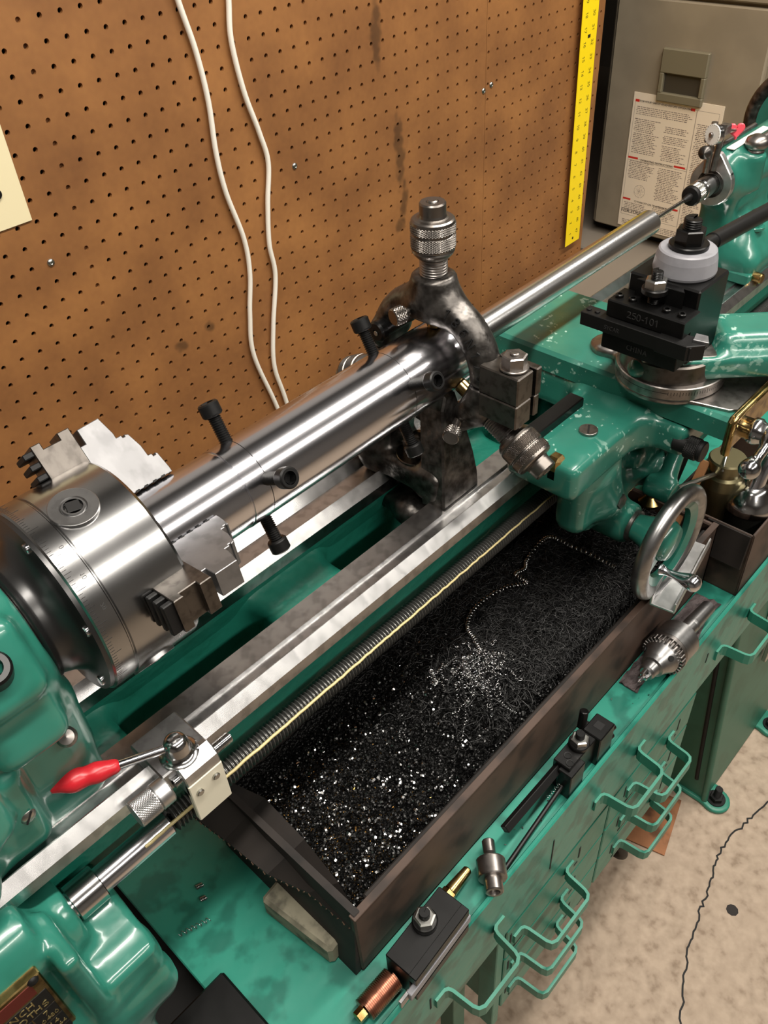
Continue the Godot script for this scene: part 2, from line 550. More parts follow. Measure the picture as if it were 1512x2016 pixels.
	M.concrete = mat(Color(0.69, 0.62, 0.545), 0.85, 0.0, noise(71, 0.02, [Color(0.80, 0.78, 0.76), Color(0.93, 0.925, 0.92), w], [0.12, 0.36, 0.75], 8, 1024), 1.6, bump(72, 0.05, 5.0), 0.5)
	M.plaster = mat(Color(0.52, 0.51, 0.50), 0.85)
	M.ceiling = mat(Color(0.34, 0.345, 0.36), 0.9)
	M.wall_grey = mat(Color(0.40, 0.37, 0.33), 0.85)
	M.slab = mat(Color(0.50, 0.46, 0.41), 0.85)
	M.lamp_body = mat(Color(0.85, 0.85, 0.83), 0.5)
	var lamp := StandardMaterial3D.new()
	lamp.albedo_color = Color(0.9, 0.9, 0.88)
	lamp.emission_enabled = true
	lamp.emission = Color(1.0, 0.97, 0.93)
	lamp.emission_energy_multiplier = 3.0
	M.lamp = lamp
	M.oil_can = mat(Color(0.14, 0.14, 0.13), 0.35, 0.5)
	M.hose_yellow = mat(Color(0.75, 0.58, 0.08), 0.4)
	M.wood = mat(Color(0.58, 0.40, 0.24), 0.6, 0.0, kraft, 6.0)
	M.cream_plate = mat(Color(0.84, 0.82, 0.74), 0.35)

# enamel with chips knocked out of it in clusters
func chipped_paint(gr: Color) -> ImageTexture:
	var a := FastNoiseLite.new(); a.seed = 3; a.frequency = 0.008; a.fractal_octaves = 3
	var c := FastNoiseLite.new(); c.seed = 7; c.frequency = 0.05; c.fractal_octaves = 5
	var N := 640
	var ia := a.get_seamless_image(N, N)
	var ic := c.get_seamless_image(N, N)
	var im := Image.create(N, N, false, Image.FORMAT_RGB8)
	for j in N:
		for i in N:
			var u := ia.get_pixel(i, j).r
			var v := ic.get_pixel(i, j).r
			var col := gr * (0.93 + 0.1 * u)
			var e := v + (u - 0.5) * 0.75 - 0.80
			if e > 0.0: col = Color(0.13, 0.35, 0.29).lerp(Color(0.60, 0.73, 0.68), clampf(e * 16.0, 0.0, 1.0))
			im.set_pixel(i, j, col)
	return ImageTexture.create_from_image(im)

# hardboard: blotches, darkening stains and two long oily smears, laid over the panel once
func board_material(x0: float, y0: float, x1: float, y1: float) -> StandardMaterial3D:
	var W := 900
	var H := int(W * (y1 - y0) / (x1 - x0))
	var im := Image.create(W, H, false, Image.FORMAT_RGB8)
	var a := FastNoiseLite.new(); a.seed = 5; a.frequency = 0.011; a.fractal_octaves = 5
	var c := FastNoiseLite.new(); c.seed = 9; c.frequency = 0.16; c.fractal_octaves = 2
	var smears := [[0.545, -0.115, 0.010, 0.042], [0.584, -0.30, 0.011, 0.055], [0.59, -0.38, 0.008, 0.03], [0.583, -0.42, 0.012, 0.012], [0.57, -0.02, 0.006, 0.03], [0.1, -0.44, 0.01, 0.008], [0.155, -0.43, 0.008, 0.008]]
	for j in H:
		var y := lerpf(y1, y0, float(j) / H)
		for i in W:
			var x := lerpf(x0, x1, float(i) / W)
			var n := a.get_noise_2d(i, j) * 0.55 + c.get_noise_2d(i, j) * 0.10
			var t := 1.0 + n * 0.32
			for s in smears:
				var dx: float = (x - s[0] + a.get_noise_2d(j * 2.0, 40.0) * 0.006) / s[2]
				var dy: float = (y - s[1]) / s[3]
				var q := dx * dx + dy * dy
				if q < 2.0: t *= 1.0 - 0.30 * clampf((1.6 - q) * 0.8 + c.get_noise_2d(i * 0.6, j * 0.6) * 0.8, 0.0, 1.0)
			im.set_pixel(i, j, Color(0.56 * t, 0.378 * t + n * 0.02, 0.215 * t + n * 0.01))
	var m := StandardMaterial3D.new()
	m.albedo_texture = ImageTexture.create_from_image(im)
	m.roughness = 0.55
	return m

# the printed instruction sheet: blocks of tiny lines of words, frames and one round diagram
func sheet_material() -> StandardMaterial3D:
	var im := Image.create(420, 560, false, Image.FORMAT_RGB8)
	im.fill(Color(0.93, 0.87, 0.78))
	var ink := Color(0.42, 0.36, 0.32)
	var r := RandomNumberGenerator.new(); r.seed = 4
	for blk in [[18, 52, 290, 82], [18, 100, 150, 150], [165, 112, 290, 140], [18, 158, 150, 240], [165, 148, 290, 180], [165, 188, 290, 250], [18, 272, 150, 345], [165, 280, 290, 420], [18, 452, 150, 500], [165, 440, 290, 500], [312, 80, 395, 500], [18, 530, 395, 552]]:
		var y: int = blk[1]
		while y < blk[3]:
			var x: int = blk[0] + (r.randi() % 8)
			var last: int = blk[2] - (r.randi() % 40)
			while x < last:
				var w := 4 + r.randi() % 14
				im.fill_rect(Rect2i(x, y, mini(w, maxi(1, last - x)), 3), ink.lerp(Color(0.93, 0.87, 0.78), r.randf() * 0.45))
				x += w + 3
			y += 7
	for f in [[10, 30, 292, 240], [10, 262, 292, 245], [304, 30, 100, 520]]:
		for e in [[f[0], f[1], f[2], 1], [f[0], f[1] + f[3], f[2], 1], [f[0], f[1], 1, f[3]], [f[0] + f[2], f[1], 1, f[3]]]:
			im.fill_rect(Rect2i(e[0], e[1], e[2], e[3]), ink)
	for k in 500:
		var q := Vector2.from_angle(r.randf() * TAU) * (r.randf() * 28.0 if k % 2 else 28.0)
		im.set_pixel(90 + int(q.x), 395 + int(q.y), ink)
	for q in [[10, 26, 20, 10], [274, 26, 20, 10], [10, 256, 50, 8], [240, 256, 54, 8], [10, 434, 40, 8], [250, 434, 44, 8]]:
		im.fill_rect(Rect2i(q[0], q[1], q[2], q[3]), Color(0.80, 0.16, 0.12))
	var m := StandardMaterial3D.new()
	m.albedo_texture = ImageTexture.create_from_image(im)
	m.roughness = 0.6
	return m

# ---- camera, lights, room ----------------------------------------------------------------------
func _ready() -> void:
	rng.seed = 20
	var cam := Camera3D.new()
	cam.name = "camera"
	add_child(cam)
	cam.transform = Transform3D(Basis(V(0.68215, -0.05519, 0.72913), V(0.50865, 0.75217, -0.41894), V(-0.52531, 0.65665, 0.54116)), V(-0.47283, 0.17418, 0.99049))
	cam.fov = 62.51
	cam.near = 0.02
	cam.current = true
	var env := Environment.new()
	env.background_mode = Environment.BG_COLOR
	env.background_color = Color(0.02, 0.02, 0.02)
	env.tonemap_mode = Environment.TONE_MAPPER_LINEAR
	env.tonemap_exposure = 1.6
	env.sdfgi_enabled = true; env.ssao_enabled = true; env.ssil_enabled = true
	var we := WorldEnvironment.new()
	we.name = "world"
	we.environment = env
	add_child(we)
	make_materials()
	# two rows of ceiling fluorescents parallel to the lathe, and one over the aisle behind the operator
	lamp_fitting(V(0.40, 1.14, 0.95), 2.6, 3.4, "white ceiling strip light nearest above the lathe, along its bed")
	lamp_fitting(V(0.40, 1.14, 2.1), 2.6, 2.6, "white ceiling strip light further out over the aisle")
	build_room()
	build_wall_things()
	build_bed()
	build_headstock()
	build_work()
	build_steady()
	build_carriage()
	build_tool()
	build_tailstock()
	build_stop()
	build_pan()
	build_tray()
	build_cabinet()
	build_ledge_things()
	build_right_things()

func lamp_fitting(at: Vector3, length: float, energy: float, label: String) -> void:
	var t := thing("strip_light", label, "ceiling light", at, "ceiling strip lights")
	put("housing", bx(MB.new(), at + V(-length / 2, 0.0, -0.07), at + V(length / 2, 0.06, 0.07), 0.01), M.lamp_body, t)
	put("diffuser", bx(MB.new(), at + V(-length / 2 + 0.02, -0.02, -0.055), at + V(length / 2 - 0.02, 0.0, 0.055), 0.008), M.lamp, t)
	var l := AreaLight3D.new()
	l.name = "light"
	l.area_size = Vector2(length - 0.04, 0.11)
	l.light_color = Color(1.0, 0.97, 0.93)
	l.light_energy = energy
	l.area_range = 8.0
	l.area_attenuation = 2.0
	l.shadow_enabled = true
	t.add_child(l)
	l.rotation = V(-PI / 2, 0, 0)
	l.position = V(0, -0.025, 0)

func build_room() -> void:
	structure("floor", bx(MB.new(), V(-2.6, FLOOR - 0.1, -1.3), V(3.2, FLOOR, 4.2), 0), M.concrete, "bare stained tan concrete floor with a long crack")
	structure("ceiling", bx(MB.new(), V(-2.6, 1.2, -1.3), V(3.2, 1.3, 4.2), 0), M.ceiling, "off-white ceiling above the lathe")
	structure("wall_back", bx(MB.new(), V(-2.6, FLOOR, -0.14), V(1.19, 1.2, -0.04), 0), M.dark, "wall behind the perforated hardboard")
	structure("wall_alcove", bx(MB.new(), V(1.19, FLOOR, -1.3), V(3.2, 1.2, -1.2), 0), M.wall_grey, "grey wall behind the furnace")
	structure("wall_left", bx(MB.new(), V(-2.7, FLOOR, -1.3), V(-2.6, 1.2, 4.2), 0), M.plaster, "pale wall beyond the headstock end")
	structure("wall_right", bx(MB.new(), V(3.2, FLOOR, -1.3), V(3.3, 1.2, 4.2), 0), M.wall_grey, "wall beyond the tailstock end")
	structure("wall_front", bx(MB.new(), V(-2.6, FLOOR, 4.2), V(3.2, 1.2, 4.3), 0), M.plaster, "pale wall behind the operator")
	# the crack in the slab, a thin sunken line
	var b := MB.new()
	var pts := smooth_path([V(0.06, 0, 0.98), V(0.121, 0, 0.951), V(0.18, 0, 0.925), V(0.228, 0, 0.9065), V(0.29, 0, 0.893), V(0.342, 0, 0.8836), V(0.39, 0, 0.872), V(0.4387, 0, 0.868), V(0.50, 0, 0.876), V(0.562, 0, 0.8886), V(0.72, 0, 0.93), V(0.95, 0, 0.99)], 8)
	for i in pts.size():
		pts[i] += V(rng.randf_range(-0.002, 0.002), FLOOR + 0.0004, rng.randf_range(-0.003, 0.003))
	strip_path(b, pts, Vector3.UP, 0.0012, 0.0028)
	put("crack", b, M.dark, get_node("floor"))
	var stain := MB.new()
	for s in [[0.62, 0.95, 0.012], [0.335, 0.93, 0.010], [0.66, 1.0, 0.007]]:
		cyl(stain, euler(V(s[0], FLOOR - 0.0005, s[1])), 0.0012, s[2], 9, 0.0002)
	put("stain", stain, M.card_dark, get_node("floor"))

func peg_panel(called: String, x0: float, x1: float, y0: float, y1: float, ox: float, oy: float, m: Material, uvr: Array, label: String) -> void:
	var b := MB.new()
	b.use_uv = true
	var P := 0.0254
	var R := 0.0031
	var T := 0.005
	var K := 10
	var i0 := int(floor((x0 - ox) / P)); var i1 := int(ceil((x1 - ox) / P))
	var j0 := int(floor((y0 - oy) / P)); var j1 := int(ceil((y1 - oy) / P))
	for i in range(i0, i1 + 1):
		for j in range(j0, j1 + 1):
			var cx := ox + i * P; var cy := oy + j * P
			var ax := maxf(cx - P / 2, x0); var bx_ := minf(cx + P / 2, x1)
			var ay := maxf(cy - P / 2, y0); var by := minf(cy + P / 2, y1)
			if bx_ - ax < 1e-4 or by - ay < 1e-4: continue
			if cx - R < x0 or cx + R > x1 or cy - R < y0 or cy + R > y1:
				b.flat4(V(ax, ay, 0), V(bx_, ay, 0), V(bx_, by, 0), V(ax, by, 0), V(0, 0, 1))
				continue
			for k in K:
				var f0 := TAU * (k + 0.5) / K; var f1 := TAU * (k + 1.5) / K
				var o := []
				for f in [f0, f1]:
					var d := Vector2(cos(f), sin(f))
					var sx: float = ((bx_ - cx) if d.x > 0 else (cx - ax)) / maxf(absf(d.x), 1e-6)
					var sy: float = ((by - cy) if d.y > 0 else (cy - ay)) / maxf(absf(d.y), 1e-6)
					o.append(V(cx + d.x * minf(sx, sy), cy + d.y * minf(sx, sy), 0))
				var p0 := V(cx + cos(f0) * R, cy + sin(f0) * R, 0); var p1 := V(cx + cos(f1) * R, cy + sin(f1) * R, 0)
				b.flat4(p0, p1, o[1], o[0], V(0, 0, 1))
				if absf(o[0].x - o[1].x) > 1e-5 and absf(o[0].y - o[1].y) > 1e-5:
					var c := V(o[0].x if absf(absf(o[0].x - cx) - (bx_ - cx if o[0].x > cx else cx - ax)) < 1e-6 else o[1].x, o[0].y if absf(absf(o[0].y - cy) - (by - cy if o[0].y > cy else cy - ay)) < 1e-6 else o[1].y, 0)
					b.flat3(o[0], o[1], c, V(0, 0, 1))
				b.flat4(p0, p1, p1 - V(0, 0, T), p0 - V(0, 0, T), V(-cos(f0), -sin(f0), 0))
	for e in [[V(x0, y0, 0), V(x1, y0, 0), V(0, -1, 0)], [V(x0, y1, 0), V(x1, y1, 0), V(0, 1, 0)], [V(x0, y0, 0), V(x0, y1, 0), V(-1, 0, 0)], [V(x1, y0, 0), V(x1, y1, 0), V(1, 0, 0)]]:
		b.flat4(e[0], e[1], e[1] - V(0, 0, T), e[0] - V(0, 0, T), e[2])
	for p in b.v:
		b.uv.append(Vector2((p.x - uvr[0]) / (uvr[2] - uvr[0]), 1.0 - (p.y - uvr[1]) / (uvr[3] - uvr[1])))
	single(called, b, m, label, "pegboard", "", "")

func build_wall_things() -> void:
	var uvr := [-0.6, -1.0, 1.2, 0.3]
	var m := board_material(-0.6, -1.0, 1.2, 0.3)
	peg_panel("pegboard", -0.6, 0.8142, -1.0, 0.3, 0.0, 0.0, m, uvr, "large brown perforated hardboard panel left of the seam, behind the chuck")
	peg_panel("pegboard", 0.815, 1.19, -1.0, 0.3, 0.00825, 0.0072, m, uvr, "narrow brown perforated hardboard panel right of the seam, behind the yellow rule")
	var battens := MB.new()
	for x in [-0.5, 0.0, 0.4064, 0.815, 1.17]:
		bx(battens, V(x - 0.01, -1.0, -0.04), V(x + 0.01, 1.1, -0.005), 0)
	structure("trim_1", battens, M.wood, "battens behind the perforated hardboard")
	structure("wall_upper", bx(MB.new(), V(-2.6, 0.3, -0.04), V(1.19, 1.2, -0.002), 0), M.plaster, "pale wall above the perforated hardboard")
	structure("wall_corner", bx(MB.new(), V(-2.6, FLOOR, -0.04), V(-0.6, 0.3, -0.002), 0), M.plaster, "pale wall left of the perforated hardboard")
	structure("wall_lower", bx(MB.new(), V(-0.6, FLOOR, -0.04), V(1.19, -1.0, -0.002), 0), M.wall_grey, "wall under the perforated hardboard")
	# fixing screws
	var i := 0
	for s in [[-0.0506, -0.2546, "pan-head screw in the pegboard, lower right of the cream card"], [0.3564, -0.255, "pan-head screw in the pegboard just right of the white cords"], [0.8091, -0.2549, "left one of the upper pair of pan-head screws at the pegboard seam"], [0.8308, -0.2498, "right one of the upper pair of pan-head screws at the pegboard seam"], [0.724, -0.6277, "left one of the lower pair of pan-head screws, just above the bar"], [0.7416, -0.6183, "right one of the lower pair of pan-head screws, just above the bar"]]:
		var b := lathe(MB.new(), fr(V(s[0], s[1], -0.001), V(0, 0, 1)), [Vector2(0, 0), Vector2(0, 0.0052), Vector2(0.0016, 0.005), Vector2(0.0030, 0.0038), Vector2(0.0036, 0.0018), Vector2(0.0030, 0.0016), Vector2(0.0030, 0)], 16, true)
		single("screw", b, M.zinc, s[2], "screw", "pan-head screws in the pegboard")
		i += 1
	# cream card
	var card := thing("wall_card", "blank cream card on the pegboard at the left edge of the picture", "card", V(-0.13, -0.1985, 0.001))
	put("card", bx(MB.new(), V(-0.21, -0.1985, 0.0005), V(-0.0567, 0.10, 0.0025), 0.0003), M.cream, card)
	put("tack", cyl(MB.new(), fr(V(-0.088, -0.158, 0.002), V(0, 0, 1)), 0.004, 0.006, 16), M.mark, card)
	# cords
	var A := [V(0.18, 0.12, 0.006), V(0.192, 0.05, 0.006), V(0.2019, -0.0146, 0.006), V(0.2141, -0.0718, 0.006), V(0.2195, -0.1324, 0.006), V(0.2171, -0.1957, 0.006), V(0.2218, -0.252, 0.006), V(0.2387, -0.324, 0.006), V(0.2387, -0.3795, 0.006), V(0.2258, -0.4416, 0.006), V(0.2199, -0.5107, 0.006), V(0.2478, -0.6227, 0.006), V(0.27, -0.75, 0.01)]
	var B := [V(0.30, 0.10, 0.006), V(0.285, 0.03, 0.006), V(0.2772, -0.027, 0.006), V(0.2714, -0.0715, 0.006), V(0.2793, -0.1338, 0.006), V(0.2949, -0.1898, 0.006), V(0.3033, -0.2336, 0.006), V(0.2918, -0.2886, 0.006), V(0.2834, -0.3477, 0.006), V(0.2860, -0.40, 0.006), V(0.2672, -0.4772, 0.006), V(0.2563, -0.5469, 0.006), V(0.2684, -0.618, 0.006), V(0.285, -0.75, 0.01)]
	single("electric_cord", tube(MB.new(), smooth_path(A, 8), 0.0037, 10), M.cord, "left of the two white cords hanging down the pegboard", "cord", "white cords on the pegboard")
	single("electric_cord", tube(MB.new(), smooth_path(B, 8), 0.0037, 10), M.cord, "right of the two white cords hanging down the pegboard", "cord", "white cords on the pegboard")
	# yellow rule
	var at := V(1.1302, -0.645, 0.012)
	var rule := thing("steel_rule", "long yellow rule with black inch numbers hung at the right edge of the pegboard", "ruler", at)
	var tilt := Transform3D(Basis(V(0, 0, 1), deg_to_rad(1.45)), at)
	put("blade", box(MB.new(), tilt * Transform3D(Basis(), V(0, 0.61, 0)), V(0.0548, 1.22, 0.0014), 0.0004), M.yellow, rule)
	for n in range(1, 27):
		var y := n * 0.0254
		words("numeral", str(n), tilt * Transform3D(Basis(V(0, 0, 1), -PI / 2), V(-0.0125, y, 0.0007)), 0.0075, M.ruler_ink, rule, 0.0004)
		words("numeral", str(48 - n), tilt * Transform3D(Basis(V(0, 0, 1), -PI / 2), V(0.0135, y, 0.0007)), 0.0075, M.ruler_ink, rule, 0.0004)
	var hole := cyl(MB.new(), fr(tilt * V(0.0, 0.012, 0.0004), V(0, 0, 1)), 0.0006, 0.003, 12, 0.0001)
	put("hanging_hole", hole, M.dark, rule)
	put("maker_mark", box(MB.new(), tilt * Transform3D(Basis(), V(0.001, 16.5 * 0.0254, 0.0008)), V(0.009, 0.006, 0.0004), 0.0001), M.ruler_ink, rule)
	# furnace cabinet, its face turned towards the headstock
	structure("trim_2", bx(bx(MB.new(), V(1.215, FLOOR, -1.2), V(2.6, -0.69, 0.012), 0.004), V(0.95, FLOOR, 0.012), V(2.6, -0.69, 0.60), 0.004), M.slab, "grey raised slab that the furnace stands on")
	var F := thing("furnace", "beige sheet-metal furnace cabinet with a recessed pull, right of the pegboard", "furnace", V(1.7, -0.69, 0.18))
	put("body", bx(MB.new(), V(1.315, -0.67, -0.05), V(2.1, 0.9, 0.305), 0.004), M.furnace, F)
	put("base_rail", bx(MB.new(), V(1.34, -0.69, -0.03), V(2.08, -0.672, 0.29), 0.001), M.dark, F)
	put("panel", bx(MB.new(), V(1.30, -0.664, -0.036), V(1.3155, -0.1895, 0.294), 0.003), M.furnace, F)
	put("panel", bx(MB.new(), V(1.30, -0.1830, -0.036), V(1.3155, 0.88, 0.294), 0.003), M.furnace, F)
	var pull := MB.new()
	for q in [[-0.372, -0.355, 0.083, 0.184], [-0.318, -0.272, 0.083, 0.184], [-0.356, -0.317, 0.083, 0.093], [-0.356, -0.317, 0.174, 0.184]]:
		bx(pull, V(1.290, q[0], q[2]), V(1.301, q[1], q[3]), 0.002)
	var pl := put("pull_plate", pull, M.furnace_trim, F)
	put("recess", bx(MB.new(), V(1.2985, -0.356, 0.092), V(1.3005, -0.317, 0.175), 0), M.recess, pl)
	# its instruction sheet
	var S := thing("instruction_sheet", "cream printed sheet with red bars stuck on the furnace cabinet", "label", V(1.296, -0.655, 0.13))
	var sb := MB.new()
	sb.use_uv = true
	var q4 := [V(1.2985, -0.653, 0.028), V(1.2985, -0.653, 0.232), V(1.2985, -0.364, 0.232), V(1.2985, -0.364, 0.028)]
	sb.flat4(q4[0], q4[1], q4[2], q4[3], V(-1, 0, 0))
	for p in sb.v: sb.uv.append(Vector2((p.z - 0.028) / 0.204, (-0.364 - p.y) / 0.289))
	for s in 4:
		var a: Vector3 = q4[s]; var c: Vector3 = q4[(s + 1) % 4]
		sb.flat4(a, c, c + V(0.0015, 0, 0), a + V(0.0015, 0, 0), a + c - q4[(s + 2) % 4] - q4[(s + 3) % 4])
		for k in 6: sb.uv.append(Vector2(0.01, 0.99))
	put("sheet", sb, sheet_material(), S)
	var face := Basis(V(0, 0, 1), V(0, 1, 0), V(-1, 0, 0))
	for q in [["FOR YOUR SAFETY READ BEFORE OPERATING", -0.380, 0.104, 0.0044], ["OPERATING INSTRUCTIONS", -0.500, 0.103, 0.0046], ["TO TURN OFF GAS TO APPLIANCE", -0.592, 0.103, 0.0040], ["FOR YOUR SAFETY", -0.6165, 0.080, 0.0085]]:
		words("heading", q[0], Transform3D(face, V(1.2984, q[1], q[2])), q[3], M.ink, S, 0.0003)

# ---- bed, lead screw ---------------------------------------------------------------------------
func build_bed() -> void:
	var t := thing("lathe_bed", "long green lathe bed with bright ground ways running across the picture", "lathe bed", V(0, -0.46, 0.6))
	var X0 := -0.95
	var X1 := 0.98
	put("front_way", along_x(MB.new(), [Vector2(0.620, -0.302), Vector2(0.639, -0.302), Vector2(0.640, -0.3048), Vector2(0.6478, -0.3048), Vector2(0.6548, -0.2952), Vector2(0.6556, -0.2952), Vector2(0.663, -0.3027), Vector2(0.663, -0.3131), Vector2(0.658, -0.317), Vector2(0.620, -0.318)], X0, X1, 0.0003), M.way, t)
	put("rear_way", along_x(MB.new(), [Vector2(0.5695, -0.316), Vector2(0.5695, -0.3045), Vector2(0.5615, -0.2955), Vector2(0.5606, -0.2955), Vector2(0.5525, -0.3048), Vector2(0.5365, -0.3048), Vector2(0.5290, -0.2965), Vector2(0.5280, -0.2965), Vector2(0.520, -0.3048), Vector2(0.520, -0.318)], X0, X1, 0.0003), M.way, t)
	put("front_wall", along_x(MB.new(), [Vector2(0.612, -0.318), Vector2(0.645, -0.3175), Vector2(0.641, -0.326), Vector2(0.638, -0.345), Vector2(0.637, -0.372), Vector2(0.630, -0.378), Vector2(0.612, -0.378), Vector2(0.6235, -0.33)], X0, X1, 0.001), M.bed_green, t)
	put("rear_wall", along_x(MB.new(), [Vector2(0.522, -0.316), Vector2(0.5672, -0.3155), Vector2(0.5655, -0.325), Vector2(0.552, -0.37), Vector2(0.548, -0.40), Vector2(0.556, -0.412), Vector2(0.556, -0.425), Vector2(0.520, -0.425), Vector2(0.520, -0.412), Vector2(0.528, -0.40)], X0, X1, 0.001), M.bed_green, t)
	# box webs between the walls, rounded like the castings they are
	var web := []
	for x in [-0.62, -0.40, -0.182, 0.045, 0.27, 0.50, 0.73]:
		web.append(s_box(V(x, -0.358, 0.585), V(0.040, 0.028, 0.046), 0.010, 0.03))
	web.append(s_box(V(0.0, -0.384, 0.585), V(0.94, 0.008, 0.045), 0.004, 0.03))
	web.append(s_box(V(0.0, -0.356, 0.552), V(0.94, 0.034, 0.008), 0.004, 0.02))
	web.append(s_box(V(0.0, -0.352, 0.622), V(0.94, 0.030, 0.006), 0.004, 0.02))
	put("web", casting(MB.new(), web, V(-0.70, -0.45, 0.535), V(0.80, -0.318, 0.64), 0.006), M.bed_green, t)
	for x in [-0.7, 0.72]:
		put("foot", bx(MB.new(), V(x - 0.06, -0.55, 0.50), V(x + 0.06, -0.42, 0.67), 0.008), M.bed_green, t)

	var L := thing("lead_screw", "long threaded lead screw running in front of the bed ways", "lead screw", V(0, -0.357, 0.659))
	var axis := fr(V(-0.378, -0.357, 0.659), Vector3.RIGHT)
	put("thread", screw(MB.new(), axis, 1.30, 0.0097, 0.003175, 0.0024, 18, 0.14), M.lead, L)
	put("shank", lathe(MB.new(), fr(V(-0.50, -0.357, 0.659), Vector3.RIGHT), [Vector2(0, 0), Vector2(0, 0.0095), Vector2(0.121, 0.0095), Vector2(0.1225, 0.008), Vector2(0.1225, 0)], 32), M.bright, L)
	put("collar", cyl(MB.new(), fr(V(-0.4535, -0.357, 0.659), Vector3.RIGHT), 0.0205, 0.0128, 36), M.steel, L)
	# grease lying along the top of the screw
	var gr := MB.new()
	var gp := []
	for k in 120:
		gp.append(V(-0.40 + k * 0.0045, -0.357 + 0.0064 + rng.randf_range(-0.0003, 0.0003), 0.659 + 0.0066 + rng.randf_range(-0.0003, 0.0003)))
	tube(gr, gp, 0.0014, 6, 0.0008)
	tag(put("grease", gr, mat(Color(0.78, 0.72, 0.52), 0.3), L), "line of pale grease along the thread", "")

# ---- headstock and the screw-cutting gearbox -----------------------------------------------------
func build_headstock() -> void:
	var H := thing("headstock", "green cast headstock at the left edge, carrying the chuck", "headstock", V(-0.48, -0.302, 0.58))
	var s := [
		s_box(V(-0.52, -0.262, 0.585), V(0.128, 0.050, 0.055), 0.010, 0.012),
		s_cyl(V(-0.62, AY, AZ), V(-0.3955, AY, AZ), 0.049, 0.014, 0.006),
		s_box(V(-0.52, -0.225, 0.590), V(0.122, 0.045, 0.045), 0.012, 0.02),
		s_box(V(-0.425, -0.166, 0.634), V(0.022, 0.026, 0.020), 0.010, 0.008, V(-24, 0, 0)),
		s_box(V(-0.425, -0.205, 0.640), V(0.022, 0.022, 0.016), 0.010, 0.006, V(-14, 0, 0)),
		s_box(V(-0.470, -0.205, 0.634), V(0.018, 0.06, 0.020), 0.010, 0.008, V(-10, 0, 0)),
		s_box(V(-0.475, -0.265, 0.640), V(0.038, 0.036, 0.011), 0.008, 0.004),
		s_box(V(-0.53, -0.225, 0.650), V(0.055, 0.07, 0.03), 0.02, 0.02),
	]
	put("body", casting(MB.new(), s, V(-0.64, -0.315, 0.50), V(-0.388, -0.12, 0.69), 0.0032), M.enamel, H)
	put("spindle", lathe(MB.new(), fr(V(-0.402, AY, AZ), Vector3.RIGHT), [Vector2(0, 0.0), Vector2(0, 0.040), Vector2(0.004, 0.042), Vector2(0.007, 0.040), Vector2(0.009, 0.034), Vector2(0.0225, 0.030), Vector2(0.0225, 0)], 40), M.dull_steel, H)
	var cs := fr(V(-0.425, -0.152, 0.652), V(0, 0.88, 0.47))
	var b := lathe(MB.new(), cs, [Vector2(-0.008, 0.0), Vector2(-0.008, 0.0098), Vector2(0.0016, 0.0098), Vector2(0.003, 0.0085), Vector2(0.003, 0.0055)], 28)
	lathe(b, cs, [Vector2(0.003, 0.0056), Vector2(-0.005, 0.0056), Vector2(-0.005, 0.0)], 6, false, true)
	put("cap_screw", b, M.black, H)
	# oil cup
	var oc := fr(V(-0.4055, -0.243, 0.6395), V(-0.2, 0.75, 0.62))
	put("oil_cup", lathe(MB.new(), oc, [Vector2(-0.004, 0), Vector2(-0.004, 0.0052), Vector2(0.011, 0.0052), Vector2(0.011, 0.0062), Vector2(0.0125, 0.0060), Vector2(0.0145, 0.0045), Vector2(0.0152, 0.0)], 24), M.dull_steel, H)
	put("vent_hole", cyl(MB.new(), fr(V(-0.411, -0.226, 0.6400), V(0, 0.35, 0.9)), 0.0012, 0.0028, 14, 0.0003), M.dark, H)
	var sc := fr(V(-0.4465, -0.2665, 0.6495), V(0, 0.15, 1))
	put("cover_screw", lathe(MB.new(), sc, [Vector2(0, 0), Vector2(0, 0.0052), Vector2(0.0014, 0.0048), Vector2(0.0026, 0.0030), Vector2(0.0031, 0)], 20, true), M.zinc, H)
	put("slot", box(MB.new(), sc * Transform3D(Basis(Vector3.UP, 0.9), V(0, 0.0029, 0)), V(0.009, 0.0009, 0.0012), 0.0002), M.dark, H.get_node("cover_screw"))

	var G := thing("gearbox", "green cast feed gearbox at the lower left corner with a brass thread plate", "gearbox", V(-0.5, -0.55, 0.66))
	var q := [
		s_box(V(-0.60, -0.40, 0.655), V(0.118, 0.075, 0.040), 0.010, 0.01),
		s_cyl(V(-0.56, -0.357, 0.659), V(-0.4545, -0.357, 0.659), 0.024, 0.012, 0.006),
		s_cyl(V(-0.50, -0.430, 0.645), V(-0.428, -0.430, 0.645), 0.066, 0.008, 0.008),
		s_cyl(V(-0.60, -0.32, 0.672), V(-0.478, -0.32, 0.672), 0.018, 0.02, 0.006),
		s_box(V(-0.4735, -0.420, 0.690), V(0.0065, 0.100, 0.022), 0.005, 0.006),
		s_box(V(-0.462, -0.460, 0.695), V(0.010, 0.060, 0.010), 0.006, 0.010),
		s_box(V(-0.450, -0.395, 0.697), V(0.022, 0.012, 0.010), 0.006, 0.008),
		s_box(V(-0.446, -0.43, 0.700), V(0.020, 0.014, 0.008), 0.006, 0.008),
	]
	put("case", casting(MB.new(), q, V(-0.66, -0.53, 0.55), V(-0.412, -0.27, 0.735), 0.0034), M.enamel, G)
	# thread-cutting plate on the front of the gearbox
	var pz := 0.7005
	var P := put("thread_plate", bx(MB.new(), V(-0.66, -0.43, 0.694), V(-0.4875, -0.322, pz), 0.0008), M.brass, G)
	put("red_band", bx(MB.new(), V(-0.655, -0.3375, pz - 0.0005), V(-0.4945, -0.3255, pz + 0.0004), 0.0002), M.plate_red, P)
	var cells := MB.new()
	bx(cells, V(-0.655, -0.357, pz - 0.0005), V(-0.490, -0.3395, pz + 0.0004), 0.0002)
	var cols := [-0.4902, -0.5052, -0.5202, -0.5352, -0.5502]
